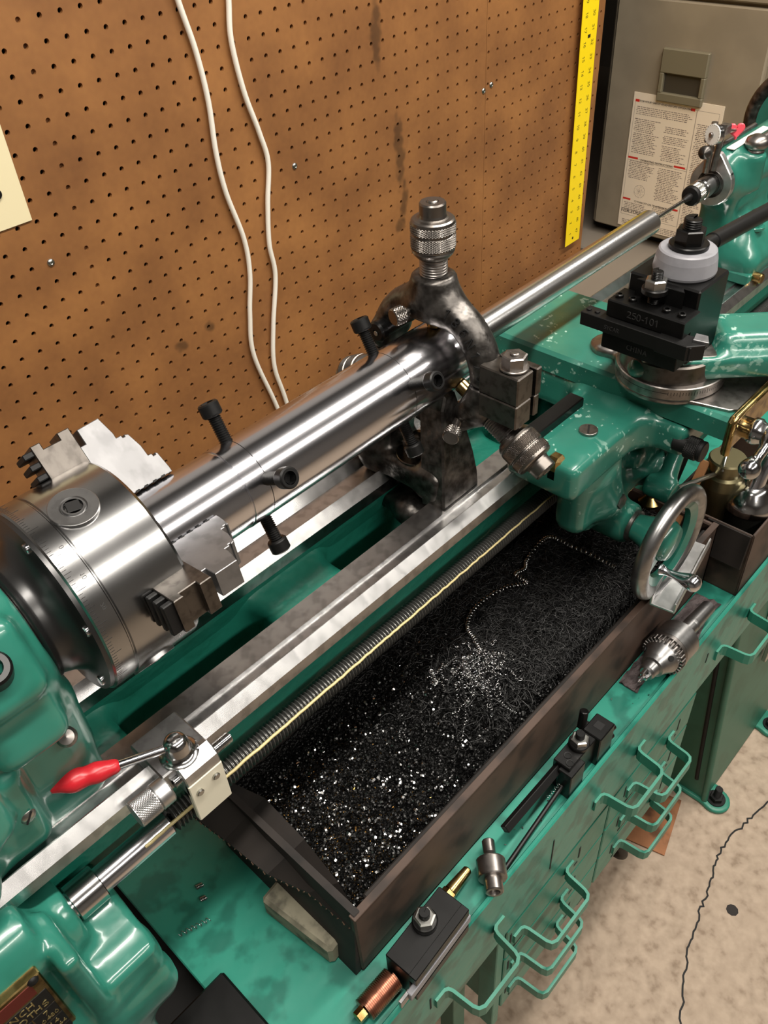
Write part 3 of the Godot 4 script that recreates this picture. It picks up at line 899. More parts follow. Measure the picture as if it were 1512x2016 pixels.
	for c in 4:
		for r in 5:
			var y := -0.3578 - r * 0.0150
			bx(cells, V(cols[c + 1] + 0.0004, y - 0.0142, pz - 0.0005), V(cols[c] - 0.0004, y, pz + 0.0004), 0.0002)
	put("black_field", cells, M.plate_black, P)
	var vals := [["7", ".0480"], ["14", ".0244"], ["28", ".0122"], ["6½", ".0520"], ["13", ".0260"], ["26", ".0130"], ["6", ".0550"], ["12", ".0280"], ["24", ".0140"]]
	for c in 3:
		for r in 3:
			var v: Array = vals[c * 3 + r]
			var cx: float = (cols[c] + cols[c + 1]) / 2
			var y := -0.3578 - r * 0.0150
			words("number", v[0], Transform3D(Basis(), V(cx, y - 0.0042, pz + 0.0003)), 0.0042, M.gold_mark, P, 0.0005)
			words("number", v[1], Transform3D(Basis(), V(cx, y - 0.0105, pz + 0.0003)), 0.0036, M.gold_mark, P, 0.0005)
	for q2 in [["THREADS PER INCH", -0.4985, -0.3438], ["FEEDS IN THOUSANDTHS", -0.4925, -0.3523]]:
		var lt := words("lettering", q2[0], Transform3D(Basis(), V(q2[1], q2[2], pz + 0.0003)), 0.0056, M.gold_mark, P, 0.0005)
		(lt.mesh as TextMesh).horizontal_alignment = HORIZONTAL_ALIGNMENT_RIGHT
	put("plate_screw", lathe(MB.new(), fr(V(-0.4925, -0.3245, pz), V(0, 0, 1)), [Vector2(0, 0), Vector2(0, 0.0034), Vector2(0.0012, 0.0028), Vector2(0.002, 0.0014), Vector2(0.0021, 0)], 16, true), M.mark, P)

# ---- chuck, sleeve and bar ------------------------------------------------------------------------
func socket_screw(b: MB, at: Vector3, dir: Vector3, r: float, head_r: float, shank: float, head: float) -> MB:
	var t := fr(at, dir)
	screw(b, t, shank, r, 0.0016, 0.0008, 16, 0.12)
	var h := t * Transform3D(Basis(), V(0, shank, 0))
	lathe(b, h, [Vector2(0, 0), Vector2(0, head_r - 0.0012), Vector2(0.0008, head_r - 0.0003), Vector2(0.0016, head_r), Vector2(head - 0.001, head_r), Vector2(head, head_r - 0.001), Vector2(head, head_r * 0.62)], 32)
	lathe(b, h, [Vector2(head, head_r * 0.62), Vector2(head * 0.35, head_r * 0.60), Vector2(head * 0.35, 0)], 6, false, true)
	return b

func build_work() -> void:
	var C := thing("lathe_chuck", "bright three-jaw steel chuck with a graduated rim on the headstock", "chuck", V(-0.34, AY - 0.0635, AZ))
	var ax := fr(V(0, AY, AZ), Vector3.RIGHT)
	put("back_plate", lathe(MB.new(), ax, [Vector2(-0.3945, 0.0), Vector2(-0.3945, 0.040), Vector2(-0.3925, 0.0415), Vector2(-0.3905, 0.040), Vector2(-0.3885, 0.0385), Vector2(-0.382, 0.041), Vector2(-0.3765, 0.0455), Vector2(-0.3745, 0.0520), Vector2(-0.3740, 0.0612), Vector2(-0.3715, 0.0616)], 64, true), M.back_iron, C)
	put("body", lathe(MB.new(), ax, [Vector2(-0.3715, 0.0), Vector2(-0.3715, 0.0618), Vector2(-0.3705, 0.0632), Vector2(-0.358, 0.0632), Vector2(-0.3572, 0.0622), Vector2(-0.3566, 0.0622), Vector2(-0.3560, 0.0635), Vector2(-0.3125, 0.0635), Vector2(-0.3105, 0.0620), Vector2(-0.3105, 0.031), Vector2(-0.33, 0.031)], 96), M.chuck, C)
	for k in 3:
		var f := deg_to_rad(78.7 + k * 120.0)
		var d := V(0, sin(f), cos(f))
		var kt := fr(V(-0.3425, AY, AZ) + d * 0.0640, d)
		var rim := lathe(MB.new(), kt, [Vector2(-0.003, 0.0), Vector2(-0.003, 0.0142), Vector2(0.0006, 0.0142), Vector2(0.0008, 0.0139), Vector2(0.0008, 0.0078)], 36)
		lathe(rim, kt, [Vector2(0.0008, 0.0078), Vector2(-0.0002, 0.0070), Vector2(-0.0002, 0.0066)], 28)
		lathe(rim, kt, [Vector2(-0.0002, 0.0066), Vector2(0.0012, 0.0064), Vector2(0.0012, 0.0055)], 28)
		put("key_bush", rim, M.ground, C)
		put("key_socket", lathe(MB.new(), kt * Transform3D(Basis(Vector3.UP, 0.5), Vector3.ZERO), [Vector2(0.0012, 0.0055), Vector2(0.0014, 0.0052), Vector2(0.0014, 0.0)], 4, false, true), M.dark, C)
	for k in 6:
		var f := TAU * k / 6 + 0.3
		put("back_bolt", cyl(MB.new(), fr(V(-0.3735, AY + sin(f) * 0.055, AZ + cos(f) * 0.055), V(-1, 0, 0)), 0.0022, 0.0035, 16), M.bright, C)
	# graduations round the rim
	var gr := MB.new()
	for k in 180:
		var f := TAU * k / 180
		var L := 0.0065 if k % 10 == 0 else (0.0045 if k % 5 == 0 else 0.0028)
		var t := Transform3D(Basis(V(1, 0, 0), f - PI / 2).orthonormalized(), Vector3.ZERO)
		var d := V(0, sin(f), cos(f))
		box(gr, fr(V(-0.3702 + L / 2, AY, AZ) + d * 0.0632, d), V(L, 0.0002, 0.00028), 0.00005)
	tag(put("graduation", gr, M.mark, C), "fine engraved lines round the rim", "", "", "stuff")
	for q in [[42, "10"], [24, "20"], [60, "0"]]:
		var f := deg_to_rad(q[0] + 3.0)
		var d := V(0, sin(f), cos(f))
		words("numeral", q[1], Transform3D(Basis(V(0, -cos(f), sin(f)), V(-1, 0, 0), d).orthonormalized(), V(-0.3620, AY, AZ) + d * 0.0631), 0.0026, M.pale_engrave, C, 0.0004)
	# jaws: stepped outline in (x, radius), pushed through sideways
	for k in 3:
		var f := deg_to_rad(130.0 - k * 120.0)
		var d := V(0, sin(f), cos(f))
		var side := Vector3.RIGHT.cross(d).normalized()
		var jt := Transform3D(Basis(V(1, 0, 0), d, side), V(0, AY, AZ) - side * 0.0085)
		var J := put("jaw", extr(MB.new(), jt, [Vector2(-0.318, 0.0302), Vector2(-0.318, 0.066), Vector2(-0.3120, 0.066), Vector2(-0.3120, 0.071), Vector2(-0.3035, 0.071), Vector2(-0.3035, 0.081), Vector2(-0.2880, 0.0815), Vector2(-0.2850, 0.0690), Vector2(-0.2850, 0.0655), Vector2(-0.2815, 0.0655), Vector2(-0.2812, 0.0637), Vector2(-0.2798, 0.0637), Vector2(-0.2795, 0.0650), Vector2(-0.2770, 0.0640), Vector2(-0.2740, 0.0540), Vector2(-0.2735, 0.0465), Vector2(-0.2710, 0.0465), Vector2(-0.2707, 0.0445), Vector2(-0.2690, 0.0445), Vector2(-0.2686, 0.0458), Vector2(-0.2672, 0.0450), Vector2(-0.2655, 0.0330), Vector2(-0.2655, 0.0302)], 0.017, 0.0004), M.jaw, C)
		var st := Transform3D(Basis(V(1, 0, 0), d, side), V(0, AY, AZ) - side * 0.0115)
		put("jaw_base", extr(MB.new(), st, [Vector2(-0.334, 0.0302), Vector2(-0.334, 0.0845), Vector2(-0.3275, 0.0845), Vector2(-0.3275, 0.0800), Vector2(-0.3160, 0.0800), Vector2(-0.3160, 0.0845), Vector2(-0.3080, 0.0845), Vector2(-0.3080, 0.0302)], 0.023, 0.0005), M.cast_face, J)
		var grip := MB.new()
		for n in 6:
			box(grip, jt * Transform3D(Basis(), V(-0.305 + n * 0.0065, 0.0304, 0.0085)), V(0.003, 0.0014, 0.0174), 0.0002)
		put("grip_serration", grip, M.dark, J)
		var teeth := MB.new()
		for n in 4:
			box(teeth, st * Transform3D(Basis(), V(-0.337, 0.058 + n * 0.0075, 0.0115)), V(0.007, 0.0038, 0.021), 0.0006)
		put("scroll_tooth", teeth, M.mark, J)

	var S := thing("steel_sleeve", "thick polished steel sleeve held in the chuck with black centring screws", "steel sleeve", V(-0.15, AY - 0.03, AZ))
	put("body", lathe(MB.new(), ax, [Vector2(-0.3095, 0.0128), Vector2(-0.3095, 0.0296), Vector2(-0.2385, 0.0296), Vector2(-0.2380, 0.0290), Vector2(-0.2372, 0.0290), Vector2(-0.2367, 0.0300), Vector2(-0.0042, 0.0300), Vector2(-0.0038, 0.0296), Vector2(-0.0034, 0.0300), Vector2(0.0195, 0.0300), Vector2(0.0215, 0.0285), Vector2(0.0215, 0.0128)], 96), M.bright, S)
	for x in [-0.2205, -0.0755]:
		var ring := lathe(MB.new(), ax, [Vector2(x - 0.0003, 0.0300), Vector2(x, 0.03012), Vector2(x + 0.0003, 0.0300)], 96)
		put("scribed_line", ring, M.mark, S)
		for k in 4:
			var f := deg_to_rad(28.0 + 90.0 * k)
			var d := V(0, sin(f), cos(f))
			put("centring_screw", socket_screw(MB.new(), V(x, AY, AZ) + d * 0.0285, d, 0.0047, 0.0073, 0.0200, 0.0098), M.black_satin, S)

	var B := thing("steel_bar", "thin round steel bar running out of the sleeve to the tailstock", "steel bar", V(0.1, AY - 0.0127, AZ))
	put("body", lathe(MB.new(), ax, [Vector2(-0.31, 0), Vector2(-0.31, 0.0127), Vector2(0.3185, 0.0127), Vector2(0.3205, 0.0119), Vector2(0.3205, 0.0028), Vector2(0.318, 0.0024), Vector2(0.318, 0)], 64), M.bar, B)

# ---- steady rest ------------------------------------------------------------------------------------
func knob_profile(s: float) -> Array:
	var o := []
	for q in [[0, 0.0], [0, 0.0165], [0.003, 0.0185], [0.0055, 0.0205], [0.0066, 0.0196], [0.0078, 0.0212]]: o.append(Vector2(q[0] * s, q[1] * s))
	return o

func build_steady() -> void:
	var T := thing("steady_rest", "dark cast-iron steady rest with three knurled fingers round the sleeve", "steady rest", V(-0.02, -0.302, 0.60))
	var cx := -0.019
	var c := V(cx, AY, AZ)
	var X := V(1, 0, 0)
	var lower := [
		s_torus(c, X, 0.0525, 0.0125, 1.1, 0.010),
		s_cap(c + V(0, sin(deg_to_rad(-28.0)), cos(deg_to_rad(-28.0))) * 0.048, c + V(0, sin(deg_to_rad(-28.0)), cos(deg_to_rad(-28.0))) * 0.055, 0.0150, 0.0145, 0.012),
		s_cap(c + V(0, sin(deg_to_rad(208.0)), cos(deg_to_rad(208.0))) * 0.048, c + V(0, sin(deg_to_rad(208.0)), cos(deg_to_rad(208.0))) * 0.062, 0.0150, 0.0145, 0.012),
		s_box(V(-0.0345, -0.288, 0.586), V(0.0225, 0.0115, 0.042), 0.003, 0.01),
		s_box(V(-0.0320, -0.268, 0.612), V(0.0170, 0.040, 0.0095), 0.003, 0.012, V(-6, 0, -9)),
		s_box(V(-0.0300, -0.262, 0.556), V(0.0180, 0.045, 0.0100), 0.004, 0.014, V(10, 0, -6)),
		s_cap(V(-0.050, -0.284, 0.545), V(-0.012, -0.284, 0.545), 0.013, 0.013, 0.012),
		s_box(V(cx, -0.115, AZ), V(0.06, 0.0735, 0.25), 0.0, 0.001, Vector3.ZERO, true),
		s_cyl(c - X * 0.1, c + X * 0.1, 0.0405, 0.004, 0.001, true),
	]
	put("lower_frame", casting(MB.new(), lower, V(-0.066, -0.312, 0.515), V(0.010, -0.178, 0.70), 0.0024), M.iron, T)
	var upper := [
		s_torus(c, X, 0.0525, 0.0122, 1.15, 0.010),
		s_cyl(c + V(0, 0.036, 0), c + V(0, 0.0745, 0), 0.0172, 0.016, 0.0015),
		s_cap(V(cx - 0.010, -0.174, 0.546), V(cx + 0.012, -0.174, 0.546), 0.011, 0.011, 0.006),
		s_box(V(cx, -0.270, AZ), V(0.06, 0.082, 0.25), 0.0, 0.001, Vector3.ZERO, true),
		s_cyl(c - X * 0.1, c + X * 0.1, 0.0405, 0.004, 0.001, true),
	]
	put("upper_frame", casting(MB.new(), upper, V(-0.05, -0.20, 0.515), V(0.012, -0.105, 0.70), 0.0024), M.iron, T)
	put("hinge_pin", lathe(MB.new(), fr(V(cx - 0.024, -0.1660, 0.5530), X), [Vector2(0.0006, 0), Vector2(0.0006, 0.0022), Vector2(0, 0.0026), Vector2(0, 0.0072), Vector2(0.002, 0.0088), Vector2(0.007, 0.0088), Vector2(0.008, 0.0078), Vector2(0.05, 0.007), Vector2(0.05, 0)], 28), M.black, T)
	put("oil_ball", cyl(MB.new(), fr(V(cx - 0.0242, -0.1665, 0.5540), -X), 0.0008, 0.0021, 16, 0.0003), M.zinc, T.get_node("hinge_pin"))
	# clamp at the front: slotted block, washer, nut, stud
	var K := put("clamp_block", bx(MB.new(), V(cx - 0.0145, -0.2095, 0.652), V(cx + 0.0050, -0.1885, 0.6880), 0.0010), M.cast_face, T)
	put("clamp_strap", bx(MB.new(), V(cx - 0.0145, -0.1880, 0.652), V(cx + 0.0050, -0.1640, 0.6885), 0.0010), M.cast_face, K)
	put("clamp_lug", bx(MB.new(), V(cx + 0.0078, -0.2075, 0.654), V(cx + 0.0140, -0.1885, 0.6890), 0.0010), M.cast_face, K)
	put("clamp_lug", bx(MB.new(), V(cx + 0.0078, -0.1880, 0.654), V(cx + 0.0140, -0.1640, 0.6900), 0.0010), M.cast_face, K)
	put("clamp_web", bx(MB.new(), V(cx + 0.0040, -0.2065, 0.650), V(cx + 0.0090, -0.1660, 0.676), 0.0006), M.cast_face, K)
	var ped := [Vector2(-0.0590, -0.302), Vector2(-0.0110, -0.302), Vector2(-0.0095, -0.288), Vector2(-0.0110, -0.268), Vector2(-0.0150, -0.245), Vector2(-0.0180, -0.228), Vector2(-0.0230, -0.205), Vector2(-0.0360, -0.203), Vector2(-0.0420, -0.214), Vector2(-0.0500, -0.255)]
	for i in ped.size(): ped[i].y += 0.302
	put("pedestal", extr(MB.new(), Transform3D(Basis(V(1, 0, 0), V(0, 1, -0.17).normalized(), V(0, 0.17, 1).normalized()), V(0, -0.302 - 0.004, 0.6115)), ped, 0.0262, 0.0016), M.iron, T)
	var nt := fr(V(cx - 0.002, -0.1638, 0.6755), Vector3.UP, 0.3)
	var nb := cyl(MB.new(), nt, 0.0022, 0.0112, 32)
	hexagon(nb, nt * Transform3D(Basis(), V(0, 0.0022, 0)), 0.0095, 0.0098)
	cyl(nb, nt * Transform3D(Basis(), V(0, 0.0114, 0)), 0.0022, 0.0036, 20)
	put("clamp_nut", nb, M.dull_steel, T)
	# three fingers
	for k in 3:
		var f := deg_to_rad([90.0, -28.0, 208.0][k])
		var d := V(0, sin(f), cos(f))
		var t := fr(c, d)
		var F := put("finger_screw", screw(MB.new(), t * Transform3D(Basis(), V(0, 0.060, 0)), 0.031, 0.0108, 0.0021, 0.0009, 36, 0.12), M.dull_steel, T)
		var kb := lathe(MB.new(), t, [Vector2(0.0885, 0.0100), Vector2(0.0890, 0.0130), Vector2(0.0915, 0.0153), Vector2(0.0935, 0.0163), Vector2(0.0950, 0.0157), Vector2(0.0955, 0.0166), Vector2(0.0965, 0.0168)], 48)
		knurl(kb, t, 0.0965, 0.1060, 0.0166, 14, 84, 0.0006)
		lathe(kb, t, [Vector2(0.1060, 0.0166), Vector2(0.1066, 0.0157), Vector2(0.1074, 0.0157), Vector2(0.1080, 0.0166)], 48)
		knurl(kb, t, 0.1080, 0.1145, 0.0166, 10, 84, 0.0006)
		lathe(kb, t, [Vector2(0.1145, 0.0166), Vector2(0.1165, 0.0162), Vector2(0.1175, 0.0149), Vector2(0.1178, 0.0118), Vector2(0.1185, 0.0104), Vector2(0.1205, 0.0099), Vector2(0.1280, 0.0099), Vector2(0.1292, 0.0090), Vector2(0.1292, 0.0047), Vector2(0.1286, 0.0044), Vector2(0.1296, 0.0039), Vector2(0.1302, 0.0030), Vector2(0.1302, 0)], 48)
		put("knurled_knob", kb, M.knurled, F)
		put("brass_tip", cyl(MB.new(), t * Transform3D(Basis(), V(0, 0.0302, 0)), 0.034, 0.0062, 24), M.brass, F)
	# little knurled locking screws on the near faces
	for q in [[V(-0.043, -0.140, 0.583), V(-0.9, -0.05, -0.2)], [V(-0.046, -0.226, 0.637), V(-0.85, -0.05, 0.4)]]:
		var t := fr(q[0] + q[1].normalized() * -0.004, q[1])
		var lb := screw(MB.new(), t * Transform3D(Basis(), V(0, -0.014, 0)), 0.0165, 0.0035, 0.0012, 0.0005, 14)
		lathe(lb, t, [Vector2(0.002, 0), Vector2(0.002, 0.0068)], 24)
		knurl(lb, t, 0.002, 0.0115, 0.0068, 8, 40, 0.0005)
		lathe(lb, t, [Vector2(0.0115, 0.0068), Vector2(0.0122, 0.0060), Vector2(0.0122, 0)], 24)
		put("locking_screw", lb, M.knurled, T)
	# holding-down bolt in the middle of the base
	var hb := fr(V(-0.0345, -0.2768, 0.589), Vector3.UP, 0.2)
	var hm := cyl(MB.new(), hb, 0.0022, 0.0205, 36)
	hexagon(hm, hb * Transform3D(Basis(), V(0, 0.0022, 0)), 0.013, 0.0142)
	lathe(hm, hb, [Vector2(0.0152, 0.0068), Vector2(0.0195, 0.0068), Vector2(0.0215, 0.0055), Vector2(0.0222, 0)], 20, true)
	put("hold_down_nut", hm, M.cast_face, T)
	# clamp plate under the ways
	put("clamp_plate", casting(MB.new(), [s_box(V(-0.038, -0.330, 0.594), V(0.022, 0.008, 0.040), 0.005, 0.01), s_cap(V(-0.058, -0.326, 0.594), V(-0.018, -0.326, 0.594), 0.010, 0.010, 0.02)], V(-0.08, -0.345, 0.545), V(0.0, -0.308, 0.645), 0.0028), M.iron, T)
	# stamped letters along the arch
	var txt := "186N178"
	for i in txt.length():
		var f := deg_to_rad(66.0 - i * 9.5)
		var d := V(0, sin(f), cos(f))
		var nrm := V(-0.94, 0.34 * d.y, 0.34 * d.z).normalized()
		var adv := V(0, -cos(f), sin(f)).normalized()
		var up := nrm.cross(adv).normalized()
		words("stamped_letter", txt[i], Transform3D(Basis(adv, up, nrm), c + d * 0.0535 + nrm * 0.0137), 0.0078, M.dark, T, 0.0016)

# ---- carriage, cross slide, compound rest --------------------------------------------------------
func build_carriage() -> void:
	var T := thing("carriage", "green lathe carriage with worn paint, apron and big hand wheel", "lathe carriage", V(0.15, -0.302, 0.66))
	var s := [
		s_box(V(0.19, -0.283, 0.600), V(0.062, 0.0195, 0.075), 0.008, 0.02),
		s_box(V(0.165, -0.284, 0.681), V(0.150, 0.0190, 0.036), 0.008, 0.018),
		s_box(V(0.068, -0.2835, 0.683), V(0.040, 0.0180, 0.025), 0.011, 0.010),
		s_box(V(0.160, -0.281, 0.722), V(0.038, 0.0155, 0.036), 0.006, 0.022),
		s_box(V(0.175, -0.285, 0.552), V(0.075, 0.0170, 0.020), 0.008, 0.015),
	]
	put("saddle", casting(MB.new(), s, V(0.0, -0.312, 0.515), V(0.335, -0.255, 0.785), 0.0032), M.worn_enamel, T)
	var a := [
		s_box(V(0.175, -0.345, 0.687), V(0.092, 0.052, 0.011), 0.008, 0.01),
		s_box(V(0.078, -0.322, 0.695), V(0.033, 0.048, 0.016), 0.013, 0.012),
		s_cap(V(0.100, -0.356, 0.694), V(0.082, -0.315, 0.695), 0.020, 0.020, 0.02),
		s_cyl(V(0.131, -0.401, 0.66), V(0.131, -0.401, 0.722), 0.0215, 0.014, 0.006),
		s_cap(V(0.100, -0.352, 0.690), V(0.118, -0.375, 0.700), 0.018, 0.012, 0.02),
		s_cyl(V(0.185, -0.345, 0.68), V(0.185, -0.345, 0.702), 0.036, 0.008, 0.004),
		s_cyl(V(0.148, -0.335, 0.69), V(0.148, -0.335, 0.712), 0.011, 0.006, 0.003),
		s_cyl(V(0.205, -0.385, 0.67), V(0.205, -0.385, 0.716), 0.020, 0.012, 0.004),
	]
	put("apron", casting(MB.new(), a, V(0.01, -0.435, 0.655), V(0.29, -0.275, 0.735), 0.0032), M.worn_enamel, T)
	# flush fittings
	var os := fr(V(0.067, -0.2628, 0.695), Vector3.UP)
	var osb := cyl(MB.new(), os, 0.0026, 0.0082, 32, 0.0003)
	put("oil_plug", osb, M.dull_steel, T)
	put("slot", box(MB.new(), os * Transform3D(Basis(Vector3.UP, 0.5), V(0, 0.0026, 0)), V(0.012, 0.0006, 0.0016), 0.0001), M.dark, T.get_node("oil_plug"))
	put("plug", cyl(MB.new(), fr(V(0.0430, -0.2775, 0.7065), V(-0.15, 0.10, 1)), 0.006, 0.0062, 32, 0.0004), M.mark, T)
	put("wiper", bx(MB.new(), V(0.0150, -0.287, 0.6870), V(0.0280, -0.262, 0.7000), 0.003), M.brass, T)
	put("stop_bar", bx(MB.new(), V(0.010, -0.272, 0.655), V(0.098, -0.254, 0.670), 0.001), M.black, T)
	put("apron_bolt", hexagon(MB.new(), fr(V(0.103, -0.3540, 0.7120), V(0, 0.1, 1)), 0.009, 0.0075), M.dull_steel, T)
	# half-nut lever with a thin rod
	var lv := MB.new()
	casting(lv, [s_cap(V(0.186, -0.386, 0.722), V(0.222, -0.350, 0.716), 0.0105, 0.0075, 0.01), s_cyl(V(0.184, -0.388, 0.705), V(0.184, -0.388, 0.735), 0.0125, 0.006, 0.003), s_cap(V(0.222, -0.350, 0.716), V(0.252, -0.325, 0.700), 0.0075, 0.010, 0.01)], V(0.16, -0.41, 0.685), V(0.275, -0.305, 0.745), 0.0026)
	var LV := put("half_nut_lever", lv, M.enamel, T)
	put("thin_rod", tube(MB.new(), [V(0.190, -0.384, 0.735), V(0.318, -0.438, 0.737)], 0.0026, 10), M.zinc, LV)
	# knurled stop screw below the cross slide
	var kt := fr(V(0.1265, -0.2830, 0.748), V(0.0, 0.03, 1))
	var kb := cyl(MB.new(), kt, 0.012, 0.0075, 24)
	lathe(kb, kt, [Vector2(0.012, 0.0), Vector2(0.012, 0.0098)], 36)
	knurl(kb, kt, 0.012, 0.0225, 0.0098, 12, 64, 0.0005)
	lathe(kb, kt, [Vector2(0.0225, 0.0098), Vector2(0.0232, 0.0090), Vector2(0.0238, 0.0090), Vector2(0.0244, 0.0094), Vector2(0.0270, 0.0094), Vector2(0.0278, 0.0084), Vector2(0.0278, 0)], 36)
	put("knurled_screw", kb, M.mark, T)
	# hand wheel
	var hc := V(0.131, -0.401, 0.762)
	var wt := fr(hc, V(0, 0, 1))
	var rim := []
	for k in 25:
		var f := PI * (k / 24.0) * 2.0 - PI
		rim.append(Vector2(sin(f) * 0.0080, 0.0530 + cos(f) * 0.0090))
	var W := put("hand_wheel", lathe(MB.new(), wt, rim, 96, true), M.ground, T)
	var dish := MB.new()
	lathe(dish, wt, [Vector2(-0.0085, 0.0455), Vector2(-0.0050, 0.0375), Vector2(0.0010, 0.0375), Vector2(0.0045, 0.0455)], 72)
	lathe(dish, wt, [Vector2(-0.0085, 0.0465), Vector2(-0.0085, 0.0445)], 72)
	for k in 3:
		var f := deg_to_rad(208.0 + 120.0 * k)
		var d := V(cos(f), sin(f), 0)
		box(dish, Transform3D(Basis(d, V(-d.y, d.x, 0), V(0, 0, 1)), hc + d * 0.028 - V(0, 0, 0.0055)), V(0.030, 0.021, 0.006), 0.002)
	lathe(dish, wt, [Vector2(-0.040, 0.0), Vector2(-0.040, 0.0125), Vector2(-0.030, 0.0150), Vector2(-0.012, 0.0210), Vector2(-0.003, 0.0215), Vector2(0.004, 0.0175), Vector2(0.005, 0.0)], 48, true)
	put("web", dish, M.enamel, W)
	put("shaft_collar", cyl(MB.new(), fr(V(0.131, -0.401, 0.716), V(0, 0, 1)), 0.010, 0.0165, 40), M.dull_steel, T)
	var ht := fr(V(0.1125, -0.4205, 0.7655), V(0.0, 0.08, 1))
	put("crank_handle", lathe(MB.new(), ht, [Vector2(0.0000, 0.0000), Vector2(0.0000, 0.0058), Vector2(0.0022, 0.0058), Vector2(0.0033, 0.0048), Vector2(0.0089, 0.0036), Vector2(0.0148, 0.0038), Vector2(0.0207, 0.0053), Vector2(0.0266, 0.0074), Vector2(0.0318, 0.0086), Vector2(0.0363, 0.0084), Vector2(0.0396, 0.0067), Vector2(0.0414, 0.0036), Vector2(0.0422, 0.0000)], 40, true), M.bright, W)

	# cross slide
	var S := thing("cross_slide", "green cross slide with chipped paint lying across the carriage, brass plate at its front", "cross slide", V(0.19, -0.266, 0.66))
	var body := MB.new()
	extr(body, Transform3D(Basis(V(1, 0, 0), V(0, 1, 0), V(0, 0, 1)), V(0, 0, 0.545)), [Vector2(0.127, -0.264), Vector2(0.2455, -0.264), Vector2(0.2455, -0.2445), Vector2(0.242, -0.2425), Vector2(0.1305, -0.2425), Vector2(0.127, -0.2455)], 0.247, 0.003)
	put("slide", body, M.worn_enamel, S)
	put("dovetail", bx(MB.new(), V(0.135, -0.270, 0.56), V(0.238, -0.2635, 0.78), 0.0005), M.dull_steel, S)
	put("top_plate", extr(MB.new(), Transform3D(Basis(V(1, 0, 0), V(0, 0, 1), V(0, -1, 0)), V(0, -0.2395, 0)), [Vector2(0.140, 0.690), Vector2(0.240, 0.690), Vector2(0.240, 0.785), Vector2(0.236, 0.7895), Vector2(0.142, 0.7895), Vector2(0.1365, 0.784), Vector2(0.128, 0.750), Vector2(0.128, 0.72)], 0.0035, 0.0006), M.dull_steel, S)
	var plug := put("clamp_pad", casting(MB.new(), [s_cyl(V(0.170, -0.2445, 0.648), V(0.170, -0.2385, 0.648), 0.0165, 0.004, 0.001), s_cyl(V(0.158, -0.2445, 0.7165), V(0.158, -0.2385, 0.7165), 0.046, 0.004, 0.001), s_box(V(0.168, -0.2415, 0.672), V(0.013, 0.003, 0.022), 0.001, 0.02)], V(0.10, -0.248, 0.625), V(0.215, -0.236, 0.77), 0.0016), M.dull_steel, S)
	var rs := fr(V(0.170, -0.2384, 0.648), Vector3.UP)
	var rb := lathe(MB.new(), rs, [Vector2(0, 0), Vector2(0, 0.0092), Vector2(0.0008, 0.0086), Vector2(-0.0002, 0.0062), Vector2(0.0006, 0.0058), Vector2(0.0006, 0.0030)], 32)
	put("socket_plug", rb, M.copper, plug)
	put("socket", lathe(MB.new(), rs, [Vector2(0.0006, 0.0031), Vector2(-0.0005, 0.0028), Vector2(-0.0006, 0.0)], 6, false, true), M.dark, plug)
	# brass front plate with a rolled rim, a screw, and the ball crank
	var fb := MB.new()
	extr(fb, Transform3D(Basis(), V(0, 0, 0.7925)), [Vector2(0.1135, -0.268), Vector2(0.2500, -0.268), Vector2(0.2500, -0.236), Vector2(0.246, -0.2315), Vector2(0.1175, -0.2315), Vector2(0.1135, -0.2355)], 0.0045, 0.0016)
	tube(fb, [V(0.116, -0.268, 0.797), V(0.1157, -0.238, 0.797), V(0.119, -0.2335, 0.797), V(0.248, -0.2335, 0.797)], 0.0030, 12)
	put("brass_plate", fb, M.brass, S)
	put("plate_screw", lathe(MB.new(), fr(V(0.1225, -0.2440, 0.796), V(0, 0, 1)), [Vector2(0, 0), Vector2(0, 0.0034), Vector2(0.0018, 0.0030), Vector2(0.003, 0.0015), Vector2(0.0032, 0)], 20, true), M.brass, S)
	for q in [[0.186, -0.2440], [0.214, -0.2440], [0.226, -0.2460]]:
		put("stamped_mark", bx(MB.new(), V(q[0], q[1], 0.7968), V(q[0] + 0.0012, q[1] + 0.006, 0.7973), 0.0001), M.dark, S)
	var cr := fr(V(0.1365, -0.2500, 0.797), V(0, 0, 1))
	var cb := lathe(MB.new(), cr, [Vector2(0, 0), Vector2(0, 0.0090), Vector2(0.008, 0.0094), Vector2(0.0095, 0.0112), Vector2(0.0145, 0.0116), Vector2(0.017, 0.0098), Vector2(0.022, 0.0080), Vector2(0.027, 0.0076), Vector2(0.028, 0)], 40, true)
	put("dial_collar", cb, M.steel, S)
	var arm := MB.new()
	casting(arm, [s_cap(V(0.102, -0.262, 0.823), V(0.172, -0.240, 0.823), 0.0044, 0.0044, 0.006), s_cap(V(0.102, -0.262, 0.823), V(0.1025, -0.262, 0.823), 0.0088, 0.0088, 0.004), s_cap(V(0.1365, -0.2505, 0.823), V(0.137, -0.2505, 0.823), 0.0105, 0.0105, 0.004), s_cap(V(0.171, -0.240, 0.823), V(0.1715, -0.240, 0.823), 0.0088, 0.0088, 0.004)], V(0.088, -0.278, 0.806), V(0.188, -0.224, 0.840), 0.0022)
	put("ball_crank", arm, M.steel, S)

	# compound rest, swung towards the operator
	var R := thing("compound_rest", "green swivelled compound rest on a graduated bare steel base, under the black tool post", "compound rest", V(0.158, -0.239, 0.717))
	put("swivel_base", lathe(MB.new(), fr(V(0.158, -0.2388, 0.717), Vector3.UP), [Vector2(0, 0), Vector2(0, 0.0468), Vector2(0.0008, 0.0472), Vector2(0.0110, 0.0472), Vector2(0.0118, 0.0464), Vector2(0.0118, 0)], 80), M.dull_steel, R)
	var ticks := MB.new()
